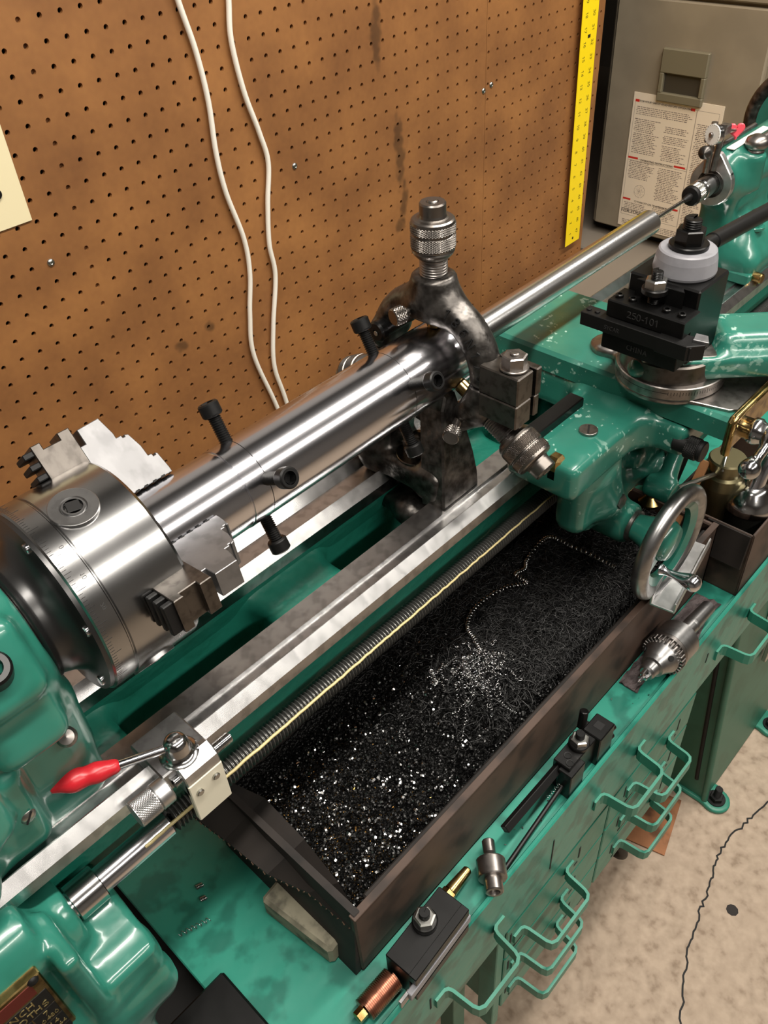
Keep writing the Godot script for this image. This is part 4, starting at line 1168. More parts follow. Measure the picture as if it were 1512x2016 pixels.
	for k in 60:
		var f := TAU * k / 120 + 0.9
		var d := V(cos(f), 0, sin(f))
		box(ticks, fr(V(0.158, -0.2320 - (0.0 if k % 5 == 0 else 0.0), 0.717) + d * 0.0472, d), V(0.0004, 0.0002, 0.0030 if k % 5 else 0.005), 0.00005)
	tag(put("graduation", ticks, M.mark, R), "fine degree lines on the swivel base", "", "", "stuff")
	var turn := Basis(Vector3.UP, deg_to_rad(-48.0))
	var c := V(0.150, -0.2265, 0.7155)
	var L := func(x: float, y: float, z: float) -> Vector3: return c + turn * V(x, y, z)
	var dg := V(0, -48, 0)
	var cs := [
		s_box(L.call(0.096, 0.010, 0.0), V(0.096, 0.0105, 0.030), 0.004, 0.01, dg),
		s_box(L.call(0.115, 0.024, -0.002), V(0.078, 0.0115, 0.0235), 0.009, 0.012, dg),
		s_cap(L.call(-0.028, 0.006, 0.016), L.call(0.03, 0.006, 0.018), 0.009, 0.009, 0.008),
		s_box(L.call(0.012, 0.024, 0.0), V(0.020, 0.008, 0.020), 0.002, 0.008, dg, true),
	]
	put("body", casting(MB.new(), cs, V(0.085, -0.232, 0.64), V(0.30, -0.186, 0.90), 0.0030), M.worn_enamel, R)
	put("swivel_boss", lathe(MB.new(), fr(V(0.156, -0.2270, 0.715), Vector3.UP), [Vector2(0, 0.0420), Vector2(0.0150, 0.0405), Vector2(0.0165, 0.0390), Vector2(0.0165, 0)], 64), M.cast_face, R)
	put("slide_top", box(MB.new(), Transform3D(turn, L.call(0.004, 0.0185, 0.0)), V(0.064, 0.004, 0.052), 0.001), M.dull_steel, R)

# ---- tool post and the holder on it -------------------------------------------------------------------
func hex_stud(parent: Node3D, at: Vector3, s := 1.0) -> void:
	var t := fr(at, Vector3.UP, 0.35)
	put("stud", screw(MB.new(), t * Transform3D(Basis(), V(0, -0.012 * s, 0)), 0.031 * s, 0.0046 * s, 0.0013, 0.0005, 18, 0.12), M.black, parent)
	put("washer", lathe(MB.new(), t, [Vector2(0, 0.0046 * s), Vector2(0, 0.0098 * s), Vector2(0.0006, 0.0104 * s), Vector2(0.0042 * s, 0.0104 * s), Vector2(0.0050 * s, 0.0096 * s), Vector2(0.0050 * s, 0.0046 * s)], 36), M.black, parent)
	put("nut", hexagon(MB.new(), t * Transform3D(Basis(), V(0, 0.0050 * s, 0)), 0.0072 * s, 0.0090 * s, 0.0010), M.zinc, parent)

func build_tool() -> void:
	var P := thing("tool_post", "black square quick-change tool post with a pale grey ring and a large black nut", "tool post", V(0.148, -0.206, 0.714))
	put("block", bx(MB.new(), V(0.1235, -0.206, 0.683), V(0.1725, -0.140, 0.745), 0.0015), M.black, P)
	put("dovetail", extr(MB.new(), Transform3D(Basis(V(0, 0, 1), V(-1, 0, 0), V(0, 1, 0)), V(0.1245, -0.205, 0.714)), [Vector2(-0.016, 0), Vector2(-0.021, 0.007), Vector2(0.021, 0.007), Vector2(0.016, 0)], 0.064, 0.0004), M.black, P)
	var t := fr(V(0.150, -0.140, 0.7165), Vector3.UP)
	put("ring", lathe(MB.new(), t, [Vector2(0, 0), Vector2(0, 0.0238), Vector2(0.0012, 0.0248), Vector2(0.0030, 0.0252), Vector2(0.0130, 0.0240), Vector2(0.0190, 0.0225), Vector2(0.0200, 0.0212), Vector2(0.0200, 0)], 72), M.grey_ring, P)
	put("stud", screw(MB.new(), t * Transform3D(Basis(), V(0, 0.0190, 0)), 0.0250, 0.0071, 0.0018, 0.0008, 28, 0.12), M.black, P)
	var nb := lathe(MB.new(), t, [Vector2(0.0200, 0.0), Vector2(0.0200, 0.0150), Vector2(0.0208, 0.0156), Vector2(0.0232, 0.0156), Vector2(0.0240, 0.0148), Vector2(0.0240, 0)], 48)
	hexagon(nb, t * Transform3D(Basis(Vector3.UP, 0.25), V(0, 0.0240, 0)), 0.0115, 0.0118)
	put("flange_nut", nb, M.black, P)
	var d := (V(0.40, -0.166, 0.700) - V(0.175, -0.1400, 0.7050)).normalized()
	var hb := MB.new()
	lathe(hb, fr(V(0.180, -0.1400, 0.7050), d), [Vector2(-0.02, 0), Vector2(-0.02, 0.0060), Vector2(0.045, 0.0062), Vector2(0.0455, 0.0074), Vector2(0.23, 0.0080), Vector2(0.23, 0)], 28)
	put("locking_handle", hb, M.black_satin, P)

	var H := thing("tool_holder", "black tool holder stamped 250-101 clamped on the tool post", "tool holder", V(0.110, -0.197, 0.714), "")
	var z0 := 0.6800
	var z1 := 0.7480
	var hx := Transform3D(Basis(V(-1, 0, 0), V(0, 1, 0), V(0, 0, -1)), V(0, 0, z1))
	var prof := []
	for q in [[0.0995, -0.1552], [0.1235, -0.1552], [0.1235, -0.1975], [0.0965, -0.1975], [0.0965, -0.1822], [0.1120, -0.1822], [0.1120, -0.1692], [0.0985, -0.1692], [0.0985, -0.1562]]: prof.append(Vector2(-q[0], q[1]))
	put("body", extr(MB.new(), hx, prof, z1 - z0, 0.0006), M.black, H)
	hex_stud(H, V(0.1145, -0.1465, 0.7115))
	var face := Basis(V(0, 0, 1), V(0, 1, 0), V(-1, 0, 0))
	words("lettering", "250-101", Transform3D(face, V(0.0983, -0.1628, 0.7130)), 0.0058, M.pale_engrave, H, 0.0005)
	words("lettering", "CHINA", Transform3D(face, V(0.0963, -0.1900, 0.7130)), 0.0046, M.pale_engrave, H, 0.0005)
	for z in [0.6855, 0.6975, 0.7275, 0.7405]:
		var st := fr(V(0.1075, -0.1560, z), Vector3.UP)
		var sb := lathe(MB.new(), st, [Vector2(0, 0), Vector2(0, 0.0034), Vector2(0.0030, 0.0034), Vector2(0.0036, 0.0028), Vector2(0.0036, 0.0018)], 20)
		lathe(sb, st, [Vector2(0.0036, 0.0018), Vector2(0.0008, 0.0017), Vector2(0.0008, 0)], 6, false, true)
		put("set_screw", sb, M.black, H)
	var B := thing("turning_tool", "black square-shank turning tool with a pale carbide tip in the tool post holder", "cutting tool", V(0.100, -0.182, 0.714))
	put("shank", bx(MB.new(), V(0.0925, -0.1820, 0.6600), V(0.1065, -0.1700, 0.7590), 0.0005), M.black_satin, B)
	put("head", extr(MB.new(), Transform3D(Basis(V(1, 0, 0), V(0, 0, 1), V(0, -1, 0)), V(0, -0.1690, 0)), [Vector2(0.0910, 0.7300), Vector2(0.1065, 0.7300), Vector2(0.1100, 0.7600), Vector2(0.1020, 0.7660), Vector2(0.0910, 0.7560)], 0.0135, 0.0006), M.black_satin, B)
	put("carbide_tip", extr(MB.new(), Transform3D(Basis(V(1, 0, 0), V(0, 0, 1), V(0, -1, 0)), V(0, -0.1668, 0)), [Vector2(0.1005, 0.7560), Vector2(0.1110, 0.7530), Vector2(0.1125, 0.7625), Vector2(0.1030, 0.7680)], 0.0042, 0.0004), M.jaw, B)
	words("lettering", "SYCAR", Transform3D(face, V(0.0924, -0.1765, 0.690)), 0.0036, M.pale_engrave, B, 0.0004)
	for z in [0.664, 0.672]:
		put("clamp_pin", cyl(MB.new(), fr(V(0.0990, -0.1702, z), Vector3.UP), 0.0016, 0.0022, 16, 0.0003), M.mark, B)

# ---- tailstock -----------------------------------------------------------------------------------------
func build_tailstock() -> void:
	var T := thing("tailstock", "green tailstock at the right edge with a bright teardrop end plate", "tailstock", V(0.55, -0.302, 0.59))
	var s := [
		s_cyl(V(0.458, AY, AZ), V(0.668, AY, AZ), 0.0255, 0.012, 0.006),
		s_cap(V(0.475, -0.166, 0.600), V(0.64, -0.166, 0.600), 0.014, 0.014, 0.014),
		s_cyl(V(0.492, -0.20, 0.621), V(0.492, -0.158, 0.621), 0.013, 0.012, 0.004),
		s_box(V(0.525, -0.235, 0.597), V(0.052, 0.050, 0.020), 0.008, 0.02),
		s_box(V(0.575, -0.286, 0.605), V(0.098, 0.015, 0.050), 0.012, 0.02),
		s_box(V(0.570, -0.266, 0.604), V(0.085, 0.012, 0.038), 0.010, 0.03),
		s_box(V(0.505, -0.252, 0.628), V(0.012, 0.018, 0.010), 0.004, 0.012),
	]
	put("body", casting(MB.new(), s, V(0.45, -0.305, 0.515), V(0.79, -0.142, 0.665), 0.0036), M.enamel, T)
	put("sole", bx(MB.new(), V(0.474, -0.302, 0.558), V(0.66, -0.288, 0.6545), 0.002), M.enamel, T)
	var pt := Transform3D(Basis(V(0, 0, 1), V(0, 1, 0), V(-1, 0, 0)), V(0.458, AY, AZ))
	var pp := []
	for k in 20:
		var f := deg_to_rad(-215.0 + 250.0 * k / 19.0)
		pp.append(Vector2(cos(f), sin(f)) * 0.0245)
	for k in 7:
		var f := deg_to_rad(35.0 + 110.0 * k / 6.0)
		pp.append(Vector2(cos(f) * 0.0095 + 0.0, sin(f) * 0.0095 + 0.0245))
	var PL := put("end_plate", extr(MB.new(), pt, pp, 0.0085, 0.001), M.alu, T)
	put("index_line", bx(MB.new(), V(0.4492, AY + 0.014, AZ - 0.0004), V(0.4497, AY + 0.028, AZ + 0.0004), 0.0001), M.dark, PL)
	put("plate_hole", cyl(MB.new(), fr(V(0.4535, AY + 0.014, AZ + 0.0205), V(0, 0.3, 1)), 0.001, 0.0013, 12, 0.0002), M.dark, PL)
	put("bore_ring", lathe(MB.new(), fr(V(0.4495, AY, AZ), V(-1, 0, 0)), [Vector2(0, 0.0115), Vector2(0.0006, 0.0118), Vector2(0.0006, 0.0150), Vector2(0, 0.0153)], 48), M.iron, PL)
	put("quill", lathe(MB.new(), fr(V(0.46, AY, AZ), V(-1, 0, 0)), [Vector2(0, 0.0112), Vector2(0.034, 0.0112), Vector2(0.035, 0.0104), Vector2(0.035, 0)], 48), M.steel, T)
	put("lock_bolt", lathe(MB.new(), fr(V(0.492, -0.158, 0.621), Vector3.UP), [Vector2(0, 0.0), Vector2(0, 0.0095), Vector2(0.0025, 0.0095), Vector2(0.003, 0.0085), Vector2(0.004, 0.0112), Vector2(0.009, 0.0128), Vector2(0.014, 0.0112), Vector2(0.017, 0.0060), Vector2(0.0172, 0)], 36, true), M.dull_steel, T)
	put("lock_lever", tube(MB.new(), [V(0.495, -0.149, 0.621), V(0.56, -0.146, 0.625)], 0.0052, 14), M.dull_steel, T)
	put("scale_strip", bx(MB.new(), V(0.466, -0.1525, 0.599), V(0.555, -0.1512, 0.608), 0.0003), M.white, T)
	put("gauge_rod", tube(MB.new(), [V(0.455, -0.152, 0.590), V(0.555, -0.152, 0.590)], 0.0030, 12), M.dull_steel, T)
	var gb := MB.new()
	hexagon(gb, fr(V(0.507, -0.243, 0.634), Vector3.UP), 0.010, 0.0085)
	cyl(gb, fr(V(0.507, -0.247, 0.634), Vector3.UP), 0.004, 0.0115, 28)
	put("clamp_nut", gb, M.enamel, T)
	put("clamp_stud", lathe(MB.new(), fr(V(0.507, -0.234, 0.634), Vector3.UP), [Vector2(0, 0.0), Vector2(0, 0.0070), Vector2(0.003, 0.0074), Vector2(0.008, 0.0062), Vector2(0.0095, 0)], 24, true), M.dull_steel, T)
	put("set_over_screw", lathe(MB.new(), fr(V(0.487, -0.2935, 0.652), V(-0.12, 0.02, 1.0)), [Vector2(-0.012, 0.0), Vector2(-0.012, 0.0062), Vector2(0.012, 0.0062), Vector2(0.013, 0.0052), Vector2(0.013, 0)], 24), M.brass, T)
	var wt := fr(V(0.685, AY, AZ), V(1, 0, 0))
	var rim := []
	for k in 17:
		var f := PI * (k / 16.0) * 2.0 - PI
		rim.append(Vector2(sin(f) * 0.008, 0.064 + cos(f) * 0.009))
	var W := put("hand_wheel", lathe(MB.new(), wt, rim, 64, true), M.iron, T)
	put("web", lathe(MB.new(), wt, [Vector2(-0.012, 0), Vector2(-0.012, 0.016), Vector2(-0.003, 0.02), Vector2(-0.003, 0.058), Vector2(0.003, 0.058), Vector2(0.003, 0)], 48), M.enamel, W)

	var D := thing("drill_collet", "small knurled collet with a hair-thin drill between the bar end and the tailstock quill", "drill collet", V(0.40, AY - 0.01, AZ))
	var ct := fr(V(0.426, AY, AZ), V(-1, 0, 0))
	var db := lathe(MB.new(), ct, [Vector2(0, 0), Vector2(0, 0.0092), Vector2(0.006, 0.0092), Vector2(0.006, 0.0108)], 36)
	knurl(db, ct, 0.006, 0.0185, 0.0108, 10, 64, 0.0005)
	put("cap", db, M.zinc, D)
	put("nose", lathe(MB.new(), ct, [Vector2(0.0185, 0.0106), Vector2(0.0205, 0.0106), Vector2(0.0222, 0.0094), Vector2(0.0230, 0.0042), Vector2(0.033, 0.0030), Vector2(0.037, 0.0022), Vector2(0.037, 0)], 36), M.mark, D)
	put("drill", cyl(MB.new(), ct * Transform3D(Basis(), V(0, 0.036, 0)), 0.0710, 0.0019, 16, 0.0004), M.steel, D)

	var G := thing("dial_gauge", "small white dial gauge with a red heart-shaped clamp knob on the tailstock", "dial gauge", V(0.43, -0.150, 0.598))
	var dt := fr(V(0.428, -0.128, 0.598), V(-0.8, 0.1, -0.30))
	put("case", cyl(MB.new(), dt * Transform3D(Basis(), V(0, -0.006, 0)), 0.006, 0.0100, 36), M.steel, G)
	var FC := put("face", cyl(MB.new(), dt * Transform3D(Basis(), V(0, 0.0000, 0)), 0.0014, 0.0104, 36, 0.0002), M.white, G)
	var tk := MB.new()
	for k in 20:
		var f := TAU * k / 20
		box(tk, dt * Transform3D(Basis(Vector3.UP, f), Vector3.ZERO) * Transform3D(Basis(), V(0.0096, 0.0013, 0)), V(0.0012, 0.0003, 0.0004), 0.00005)
	tag(put("dial_marking", tk, M.dark, FC), "", "", "", "stuff")
	put("hub", cyl(MB.new(), dt * Transform3D(Basis(), V(0, 0.0015, 0)), 0.003, 0.0026, 16), M.dull_steel, FC)
	var br := tube(MB.new(), [V(0.436, -0.170, 0.594), V(0.436, -0.118, 0.594)], 0.0035, 10)
	tube(br, [V(0.440, -0.168, 0.600), V(0.446, -0.122, 0.600)], 0.0034, 10)
	bx(br, V(0.430, -0.138, 0.588), V(0.472, -0.128, 0.598), 0.001)
	put("bracket", br, M.dull_steel, G)
	put("base_knob", lathe(MB.new(), fr(V(0.420, -0.143, 0.597), V(-1, 0.1, 0.3)), [Vector2(0, 0), Vector2(0, 0.006), Vector2(0.005, 0.007), Vector2(0.009, 0.006), Vector2(0.011, 0)], 28, true), M.iron, G)
	var hp := []
	for k in 28:
		var f := TAU * k / 28
		hp.append(Vector2(16.0 * pow(sin(f), 3), 13.0 * cos(f) - 5.0 * cos(2 * f) - 2.0 * cos(3 * f) - cos(4 * f)) * 0.00058)
	put("heart_knob", extr(MB.new(), Transform3D(Basis.looking_at(V(0.6, -0.2, -0.6), Vector3.UP), V(0.488, -0.139, 0.596)), hp, 0.004, 0.0012), M.heart, G)
	put("knob_screw", tube(MB.new(), [V(0.470, -0.136, 0.594), V(0.488, -0.139, 0.597)], 0.0022, 10), M.zinc, G)

# ---- micrometer carriage stop --------------------------------------------------------------------------
func build_stop() -> void:
	var T := thing("carriage_stop", "steel micrometer carriage stop with a red-handled lever clamped on the front way", "carriage stop", V(-0.355, -0.302, 0.665))
	put("block", bx(MB.new(), V(-0.376, -0.3040, 0.640), V(-0.340, -0.2865, 0.676), 0.001), M.ground, T)
	put("barrel_block", along_x(MB.new(), [Vector2(0.668, -0.3105), Vector2(0.668, -0.2900), Vector2(0.671, -0.2868), Vector2(0.676, -0.2850), Vector2(0.681, -0.2868), Vector2(0.685, -0.2905), Vector2(0.6862, -0.2950), Vector2(0.6862, -0.3105)], -0.3665, -0.3400, 0.0008), M.alu, T)
	put("front_plate", bx(MB.new(), V(-0.3665, -0.3380, 0.6820), V(-0.3400, -0.2985, 0.6868), 0.0006), M.cream_plate, T)
	for x in [-0.3605, -0.3470]:
		put("plate_screw", cyl(MB.new(), fr(V(x, -0.3090 if x < -0.35 else -0.3065, 0.6866), V(0, 0, 1)), 0.0022, 0.0026, 20, 0.0005), M.zinc, T)
	var ax := fr(V(-0.400, -0.2965, 0.6775), Vector3.RIGHT)
	put("screw", screw(MB.new(), ax * Transform3D(Basis(), V(0.0, 0.028, 0)), 0.0465, 0.0040, 0.0009, 0.0004, 18, 0.12), M.steel, T)
	var th := cyl(MB.new(), ax, 0.0006, 0.0088, 36, 0.0002)
	knurl(th, ax, 0.0, 0.0150, 0.0088, 16, 60, 0.0004)
	lathe(th, ax, [Vector2(0.015, 0.0088), Vector2(0.0155, 0.0082), Vector2(0.0160, 0.0092), Vector2(0.0240, 0.0092), Vector2(0.0250, 0.0084), Vector2(0.0250, 0)], 48)
	put("thimble", th, M.alu, T)
	var ht := fr(V(-0.3578, -0.2866, 0.6695), Vector3.UP)
	var LV := put("lever_hub", lathe(MB.new(), ht, [Vector2(0, 0), Vector2(0, 0.0125), Vector2(0.0012, 0.0128), Vector2(0.0018, 0.0105), Vector2(0.0040, 0.0088), Vector2(0.0052, 0.0082), Vector2(0.0120, 0.0080), Vector2(0.0150, 0.0066), Vector2(0.0165, 0.0040), Vector2(0.0168, 0)], 48, true), M.steel, T)
	var a := V(-0.3625, -0.2765, 0.6680)
	var e := V(-0.4245, -0.2740, 0.6400)
	var dir := (e - a).normalized()
	put("lever_rod", tube(MB.new(), [a, a + dir * 0.040], 0.0028, 14), M.bright, LV)
	put("red_grip", casting(MB.new(), [s_cap(a + dir * 0.034, a + dir * 0.044, 0.0048, 0.0052, 0.006), s_cap(a + dir * 0.044, a + dir * 0.058, 0.0052, 0.0060, 0.006), s_cap(a + dir * 0.058, e + dir * 0.006, 0.0060, 0.0030, 0.006)], a + dir * 0.045 - V(0.026, 0.013, 0.017), a + dir * 0.045 + V(0.022, 0.013, 0.017), 0.0014), M.red_grip, LV)

# ---- chip pan, cardboard tray full of swarf -----------------------------------------------------------
const PAN := -0.552
func strap_handle(parent: Node3D, x0: float, x1: float, y: float, z: float, m: Material) -> void:
	var pts := [V(x0 - 0.012, y, z + 0.001), V(x0 - 0.001, y, z + 0.001), V(x0 + 0.0025, y, z + 0.003), V(x0 + 0.0040, y, z + 0.007)]
	pts.append_array([V(x0 + 0.0060, y, z + 0.027), V(x0 + 0.008, y, z + 0.032), V(x0 + 0.013, y, z + 0.0345)])
	pts.append_array([V(x1 - 0.013, y, z + 0.0345), V(x1 - 0.008, y, z + 0.032), V(x1 - 0.0060, y, z + 0.027)])
	pts.append_array([V(x1 - 0.0040, y, z + 0.007), V(x1 - 0.0025, y, z + 0.003), V(x1 + 0.001, y, z + 0.001), V(x1 + 0.012, y, z + 0.001)])
	put("handle", strip_path(MB.new(), pts, Vector3.UP, 0.0155, 0.0030), m, parent)

func build_pan() -> void:
	var T := thing("chip_pan", "long green sheet-steel chip pan under the lathe with strap handles along its front", "chip pan", V(0.2, -0.68, 0.55))
	put("tray", bx(MB.new(), V(-0.41, PAN - 0.004, 0.40), V(1.15, PAN, 0.804), 0.001), M.pan_green, T)
	var lip := MB.new()
	along_x(lip, [Vector2(0.8030, -0.556), Vector2(0.8030, -0.5480), Vector2(0.8040, -0.5462), Vector2(0.8065, -0.5460), Vector2(0.8080, -0.5475), Vector2(0.8080, -0.6640), Vector2(0.8050, -0.6640), Vector2(0.8050, -0.556)], -0.48, 1.15, 0.0004)
	put("front_lip", lip, M.pan_green, T)
	put("rear_lip", bx(MB.new(), V(-0.41, PAN, 0.400), V(1.15, PAN + 0.02, 0.403), 0.0005), M.pan_green, T)
	for q in [[-0.266, -0.195, -0.617], [-0.021, 0.052, -0.619], [0.239, 0.315, -0.625]]:
		strap_handle(T, q[0], q[1], q[2], 0.8080, M.sheet_green)
	for q in [[-0.2845, -0.606, 0.011], [0.198, -0.603, 0.008], [-0.034, -0.616, 0.005], [-0.1067, -0.612, 0.028]]:
		put("slot", bx(MB.new(), V(q[0], q[1] - q[2], 0.8072), V(q[0] + 0.0020, q[1] + q[2], 0.8085), 0.0002), M.dark, T)
	# dark drip tray and shadowed sheet beside the gearbox
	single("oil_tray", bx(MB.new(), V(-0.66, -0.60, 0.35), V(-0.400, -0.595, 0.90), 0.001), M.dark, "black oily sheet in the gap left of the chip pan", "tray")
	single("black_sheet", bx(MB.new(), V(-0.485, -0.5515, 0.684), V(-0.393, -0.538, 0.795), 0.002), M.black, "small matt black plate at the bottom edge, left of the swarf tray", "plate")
	# stray chips on the bare pan
	for q in [[-0.386, 0.630, 0.026, "curly steel chip on the bare green pan, left of the swarf tray"], [-0.3615, 0.6085, 0.006, "tiny ring of steel chip on the bare green pan, above the curly one"], [-0.3660, 0.6200, 0.005, "tiny chip on the bare green pan, beside the curly one"]]:
		var b := MB.new()
		var pts := []
		for k in 72:
			var f := k * 0.55
			pts.append(V(q[0] - q[2] / 2 + q[2] * k / 72.0, PAN + 0.0024 + cos(f) * 0.0020, q[1] + sin(f) * 0.0022 + q[2] * 0.35 * k / 72.0))
		tube(b, pts, 0.00035, 4)
		single("steel_chip", b, M.swarf_bright, q[3], "metal chip", "stray chips on the pan")

func heap(x: float, z: float, f: FastNoiseLite) -> float:
	var h := -0.492 + 0.016 * smoothstep(-0.32, 0.20, x) + f.get_noise_2d(x * 100.0, z * 100.0) * 0.009 + f.get_noise_2d(x * 520.0, z * 520.0) * 0.0035
	h -= 0.028 * smoothstep(0.715, 0.765, z) * smoothstep(-0.15, 0.05, x)
	h += 0.012 * exp(-(pow(x + 0.065, 2) + pow(z - 0.685, 2)) / 0.003)
	return h

func helix_chip(b: MB, path: Array, R: float, turns: float, w: float) -> void:
	var pts := []
	var n := int(turns * 9)
	var k := path.size() - 1
	for i in n + 1:
		var u := float(i) / n * k
		var j := mini(int(u), k - 1)
		var p: Vector3 = path[j].lerp(path[j + 1], u - j)
		var d: Vector3 = (path[j + 1] - path[j]).normalized()
		var s := d.cross(V(0.2, 1, 0.1)).normalized()
		var q := d.cross(s)
		var f := TAU * turns * i / n
		pts.append(p + (s * cos(f) + q * sin(f)) * R)
	tube(b, pts, w, 4, -1.0, 0.5)

func build_tray() -> void:
	var T := thing("swarf_tray", "long oil-soaked brown cardboard tray under the lead screw, heaped with steel swarf", "cardboard tray", V(-0.03, PAN, 0.68))
	var x0 := -0.315
	var x1 := 0.252
	var zr := 0.585
	var zf := 0.765
	var top := -0.460
	var W := 0.006
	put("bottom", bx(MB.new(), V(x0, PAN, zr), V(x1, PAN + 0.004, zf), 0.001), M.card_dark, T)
	put("front_wall", bx(MB.new(), V(x0, PAN, zf - W), V(x1, top, zf), 0.0015), M.card_brown, T)
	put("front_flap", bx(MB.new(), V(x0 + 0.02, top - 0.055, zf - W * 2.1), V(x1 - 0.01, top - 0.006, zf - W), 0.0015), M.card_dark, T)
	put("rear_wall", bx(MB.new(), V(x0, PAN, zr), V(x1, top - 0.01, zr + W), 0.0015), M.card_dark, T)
	put("end_wall", bx(MB.new(), V(x1 - W, PAN, zr), V(x1, top, zf), 0.0015), M.card_brown, T)
	# the near end has sagged outwards: a leaning wall whose torn flap folds down, fluting showing along its edge
	var eb := MB.new()
	var prof := [V(x0 - 0.004, PAN, 0), V(x0 - 0.004, top - 0.004, 0)]
	extr(eb, Transform3D(Basis(V(1, 0, 0), V(0, 1, 0), V(0, 0, 1)), V(0, 0, zr + 0.01)), [Vector2(x0 - 0.006, PAN), Vector2(x0, PAN), Vector2(x0 + 0.008, top + 0.002), Vector2(x0 + 0.002, top + 0.002)], zf - zr - 0.012, 0.0006)
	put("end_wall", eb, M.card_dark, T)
	var fl := MB.new()
	var fa := [V(-0.3035, -0.4570, 0.606), V(-0.2940, -0.4560, 0.640), V(-0.2960, -0.4590, 0.690), V(-0.3020, -0.4600, 0.735), V(-0.3080, -0.4640, 0.760)]
	var fc := [V(-0.3420, -0.4660, 0.600), V(-0.3360, -0.4720, 0.635), V(-0.3300, -0.4790, 0.680), V(-0.3180, -0.4800, 0.715), V(-0.3150, -0.4800, 0.758)]
	var dn := V(0.12, -1, 0).normalized() * 0.0045
	for i in 4:
		fl.flat4(fa[i], fa[i + 1], fc[i + 1], fc[i], Vector3.UP)
		fl.flat4(fa[i] + dn, fa[i + 1] + dn, fc[i + 1] + dn, fc[i] + dn, Vector3.DOWN)
		fl.flat4(fc[i], fc[i + 1], fc[i + 1] + dn, fc[i] + dn, V(-1, 0, 0))
		fl.flat4(fa[i], fa[i + 1], fa[i + 1] + dn, fa[i] + dn, V(1, 0, 0))
	for i in [0, 4]: fl.flat4(fa[i], fc[i], fc[i] + dn, fa[i] + dn, V(0, 0, -1 if i == 0 else 1))
	put("torn_flap", fl, M.card_dark, T)
	var flute := MB.new()
	for i in 30:
		var u := i / 29.0 * 3.98
		var j := int(u)
		var p: Vector3 = fc[j].lerp(fc[mini(j + 1, 4)], u - j) + dn * 0.5 + V(-0.0003, 0, 0)
		var d: Vector3 = (fc[mini(j + 1, 4)] - fc[j]).normalized()
		box(flute, Transform3D(Basis(V(1, 0, 0), V(0, 1, 0), V(0, 0, 1)).rotated(Vector3.RIGHT, 0.5 if i % 2 else -0.5), p), V(0.0012, 0.0034, 0.0008), 0.0001)
	tag(put("fluting", flute, M.card_edge, T.get_node("torn_flap")), "", "", "", "stuff")
	put("top_edge", bx(MB.new(), V(x0, top - 0.0005, zf - W - 0.0004), V(x1, top + 0.0010, zf + 0.0004), 0.0004), M.card_brown, T)
	# a pale block wedged under the sagging end
	single("stone_block", box(MB.new(), Transform3D(Basis(Vector3.UP, 0.12), V(-0.322, PAN + 0.0135, 0.705)), V(0.022, 0.026, 0.075), 0.003), M.stone, "pale greenish block wedged against the left end of the swarf tray", "block")

	# the heap itself
	var f := FastNoiseLite.new()
	f.seed = 12; f.frequency = 0.03; f.fractal_octaves = 3
	var hb := MB.new()
	var nx := 150; var nz := 46
	var H := []
	for i in nx + 1:
		var row := []
		for j in nz + 1:
			var x := lerpf(x0 + 0.004, x1 - 0.007, float(i) / nx); var z := lerpf(zr + 0.007, zf - 0.0075, float(j) / nz)
			row.append(V(x, heap(x, z, f), z))
		H.append(row)
	for i in nx:
		for j in nz:
			hb.flat3(H[i][j], H[i + 1][j], H[i + 1][j + 1], Vector3.UP)
			hb.flat3(H[i][j], H[i + 1][j + 1], H[i][j + 1], Vector3.UP)
	single("swarf_heap", hb, M.swarf_bed, "black oily swarf packed in the cardboard tray", "swarf", "", "stuff")
	var curl := MB.new()
	for k in 9:
		var a0 := k * 0.55; var a1 := (k + 1) * 0.55
		var r0 := 0.0013 + 0.00008 * k; var r1 := 0.0013 + 0.00008 * (k + 1)
		curl.flat4(V(cos(a0) * r0, k * 0.00012, sin(a0) * r0), V(cos(a1) * r1, (k + 1) * 0.00012, sin(a1) * r1), V(cos(a1) * r1, (k + 1) * 0.00012 + 0.0011, sin(a1) * r1), V(cos(a0) * r0, k * 0.00012 + 0.0011, sin(a0) * r0), V(cos(a0), 0, sin(a0)))
	var flake := MB.new()
	box(flake, Transform3D(), V(0.0026, 0.0003, 0.0011), 0.0001)
	var hair := MB.new()
	var hp := []
	for k in 9: hp.append(V(k * 0.0019 - 0.008, sin(k * 0.5) * 0.0022, cos(k * 0.62) * 0.0030))
	tube(hair, hp, 0.00022, 3)
	scatter("fine_swarf", "fine dark curls and flakes of swarf over the near half of the cardboard tray", curl.mesh(), M.swarf_dark, 8000, [x0 + 0.01, 0.0, zr + 0.02, zf - 0.012], f, 0.0016, 0.5, 1.6, 0)
	scatter("flake_swarf", "small grey flakes of swarf lying over the near end of the cardboard tray", flake.mesh(), M.swarf_dark, 5000, [x0 + 0.006, 0.05, zr + 0.02, zf - 0.010], f, 0.0012, 0.3, 1.0, 0)
	scatter("bright_swarf", "bright scattered chips of steel swarf at the near end of the cardboard tray", curl.mesh(), M.swarf_bright, 1000, [x0 + 0.006, -0.02, zr + 0.03, zf - 0.012], f, 0.0035, 0.4, 1.9, 1)
	scatter("golden_swarf", "golden fine swarf in the near front corner of the cardboard tray", flake.mesh(), M.swarf_gold, 2600, [x0 + 0.005, -0.16, 0.62, zf - 0.010], f, 0.0016, 0.25, 0.8, 1)
	scatter("stringy_swarf", "tangled dark hair-like swarf over the far half of the cardboard tray", hair.mesh(), M.swarf_hair, 9000, [-0.16, x1 - 0.012, zr + 0.012, zf - 0.03], f, 0.0030, 0.5, 1.7, 2)
	scatter("sparkle_swarf", "sparkling crumbs among the tangled swarf in the far half of the cardboard tray", flake.mesh(), M.swarf_bright, 1300, [-0.12, x1 - 0.012, zr + 0.02, zf - 0.03], f, 0.0030, 0.2, 0.7, 0)

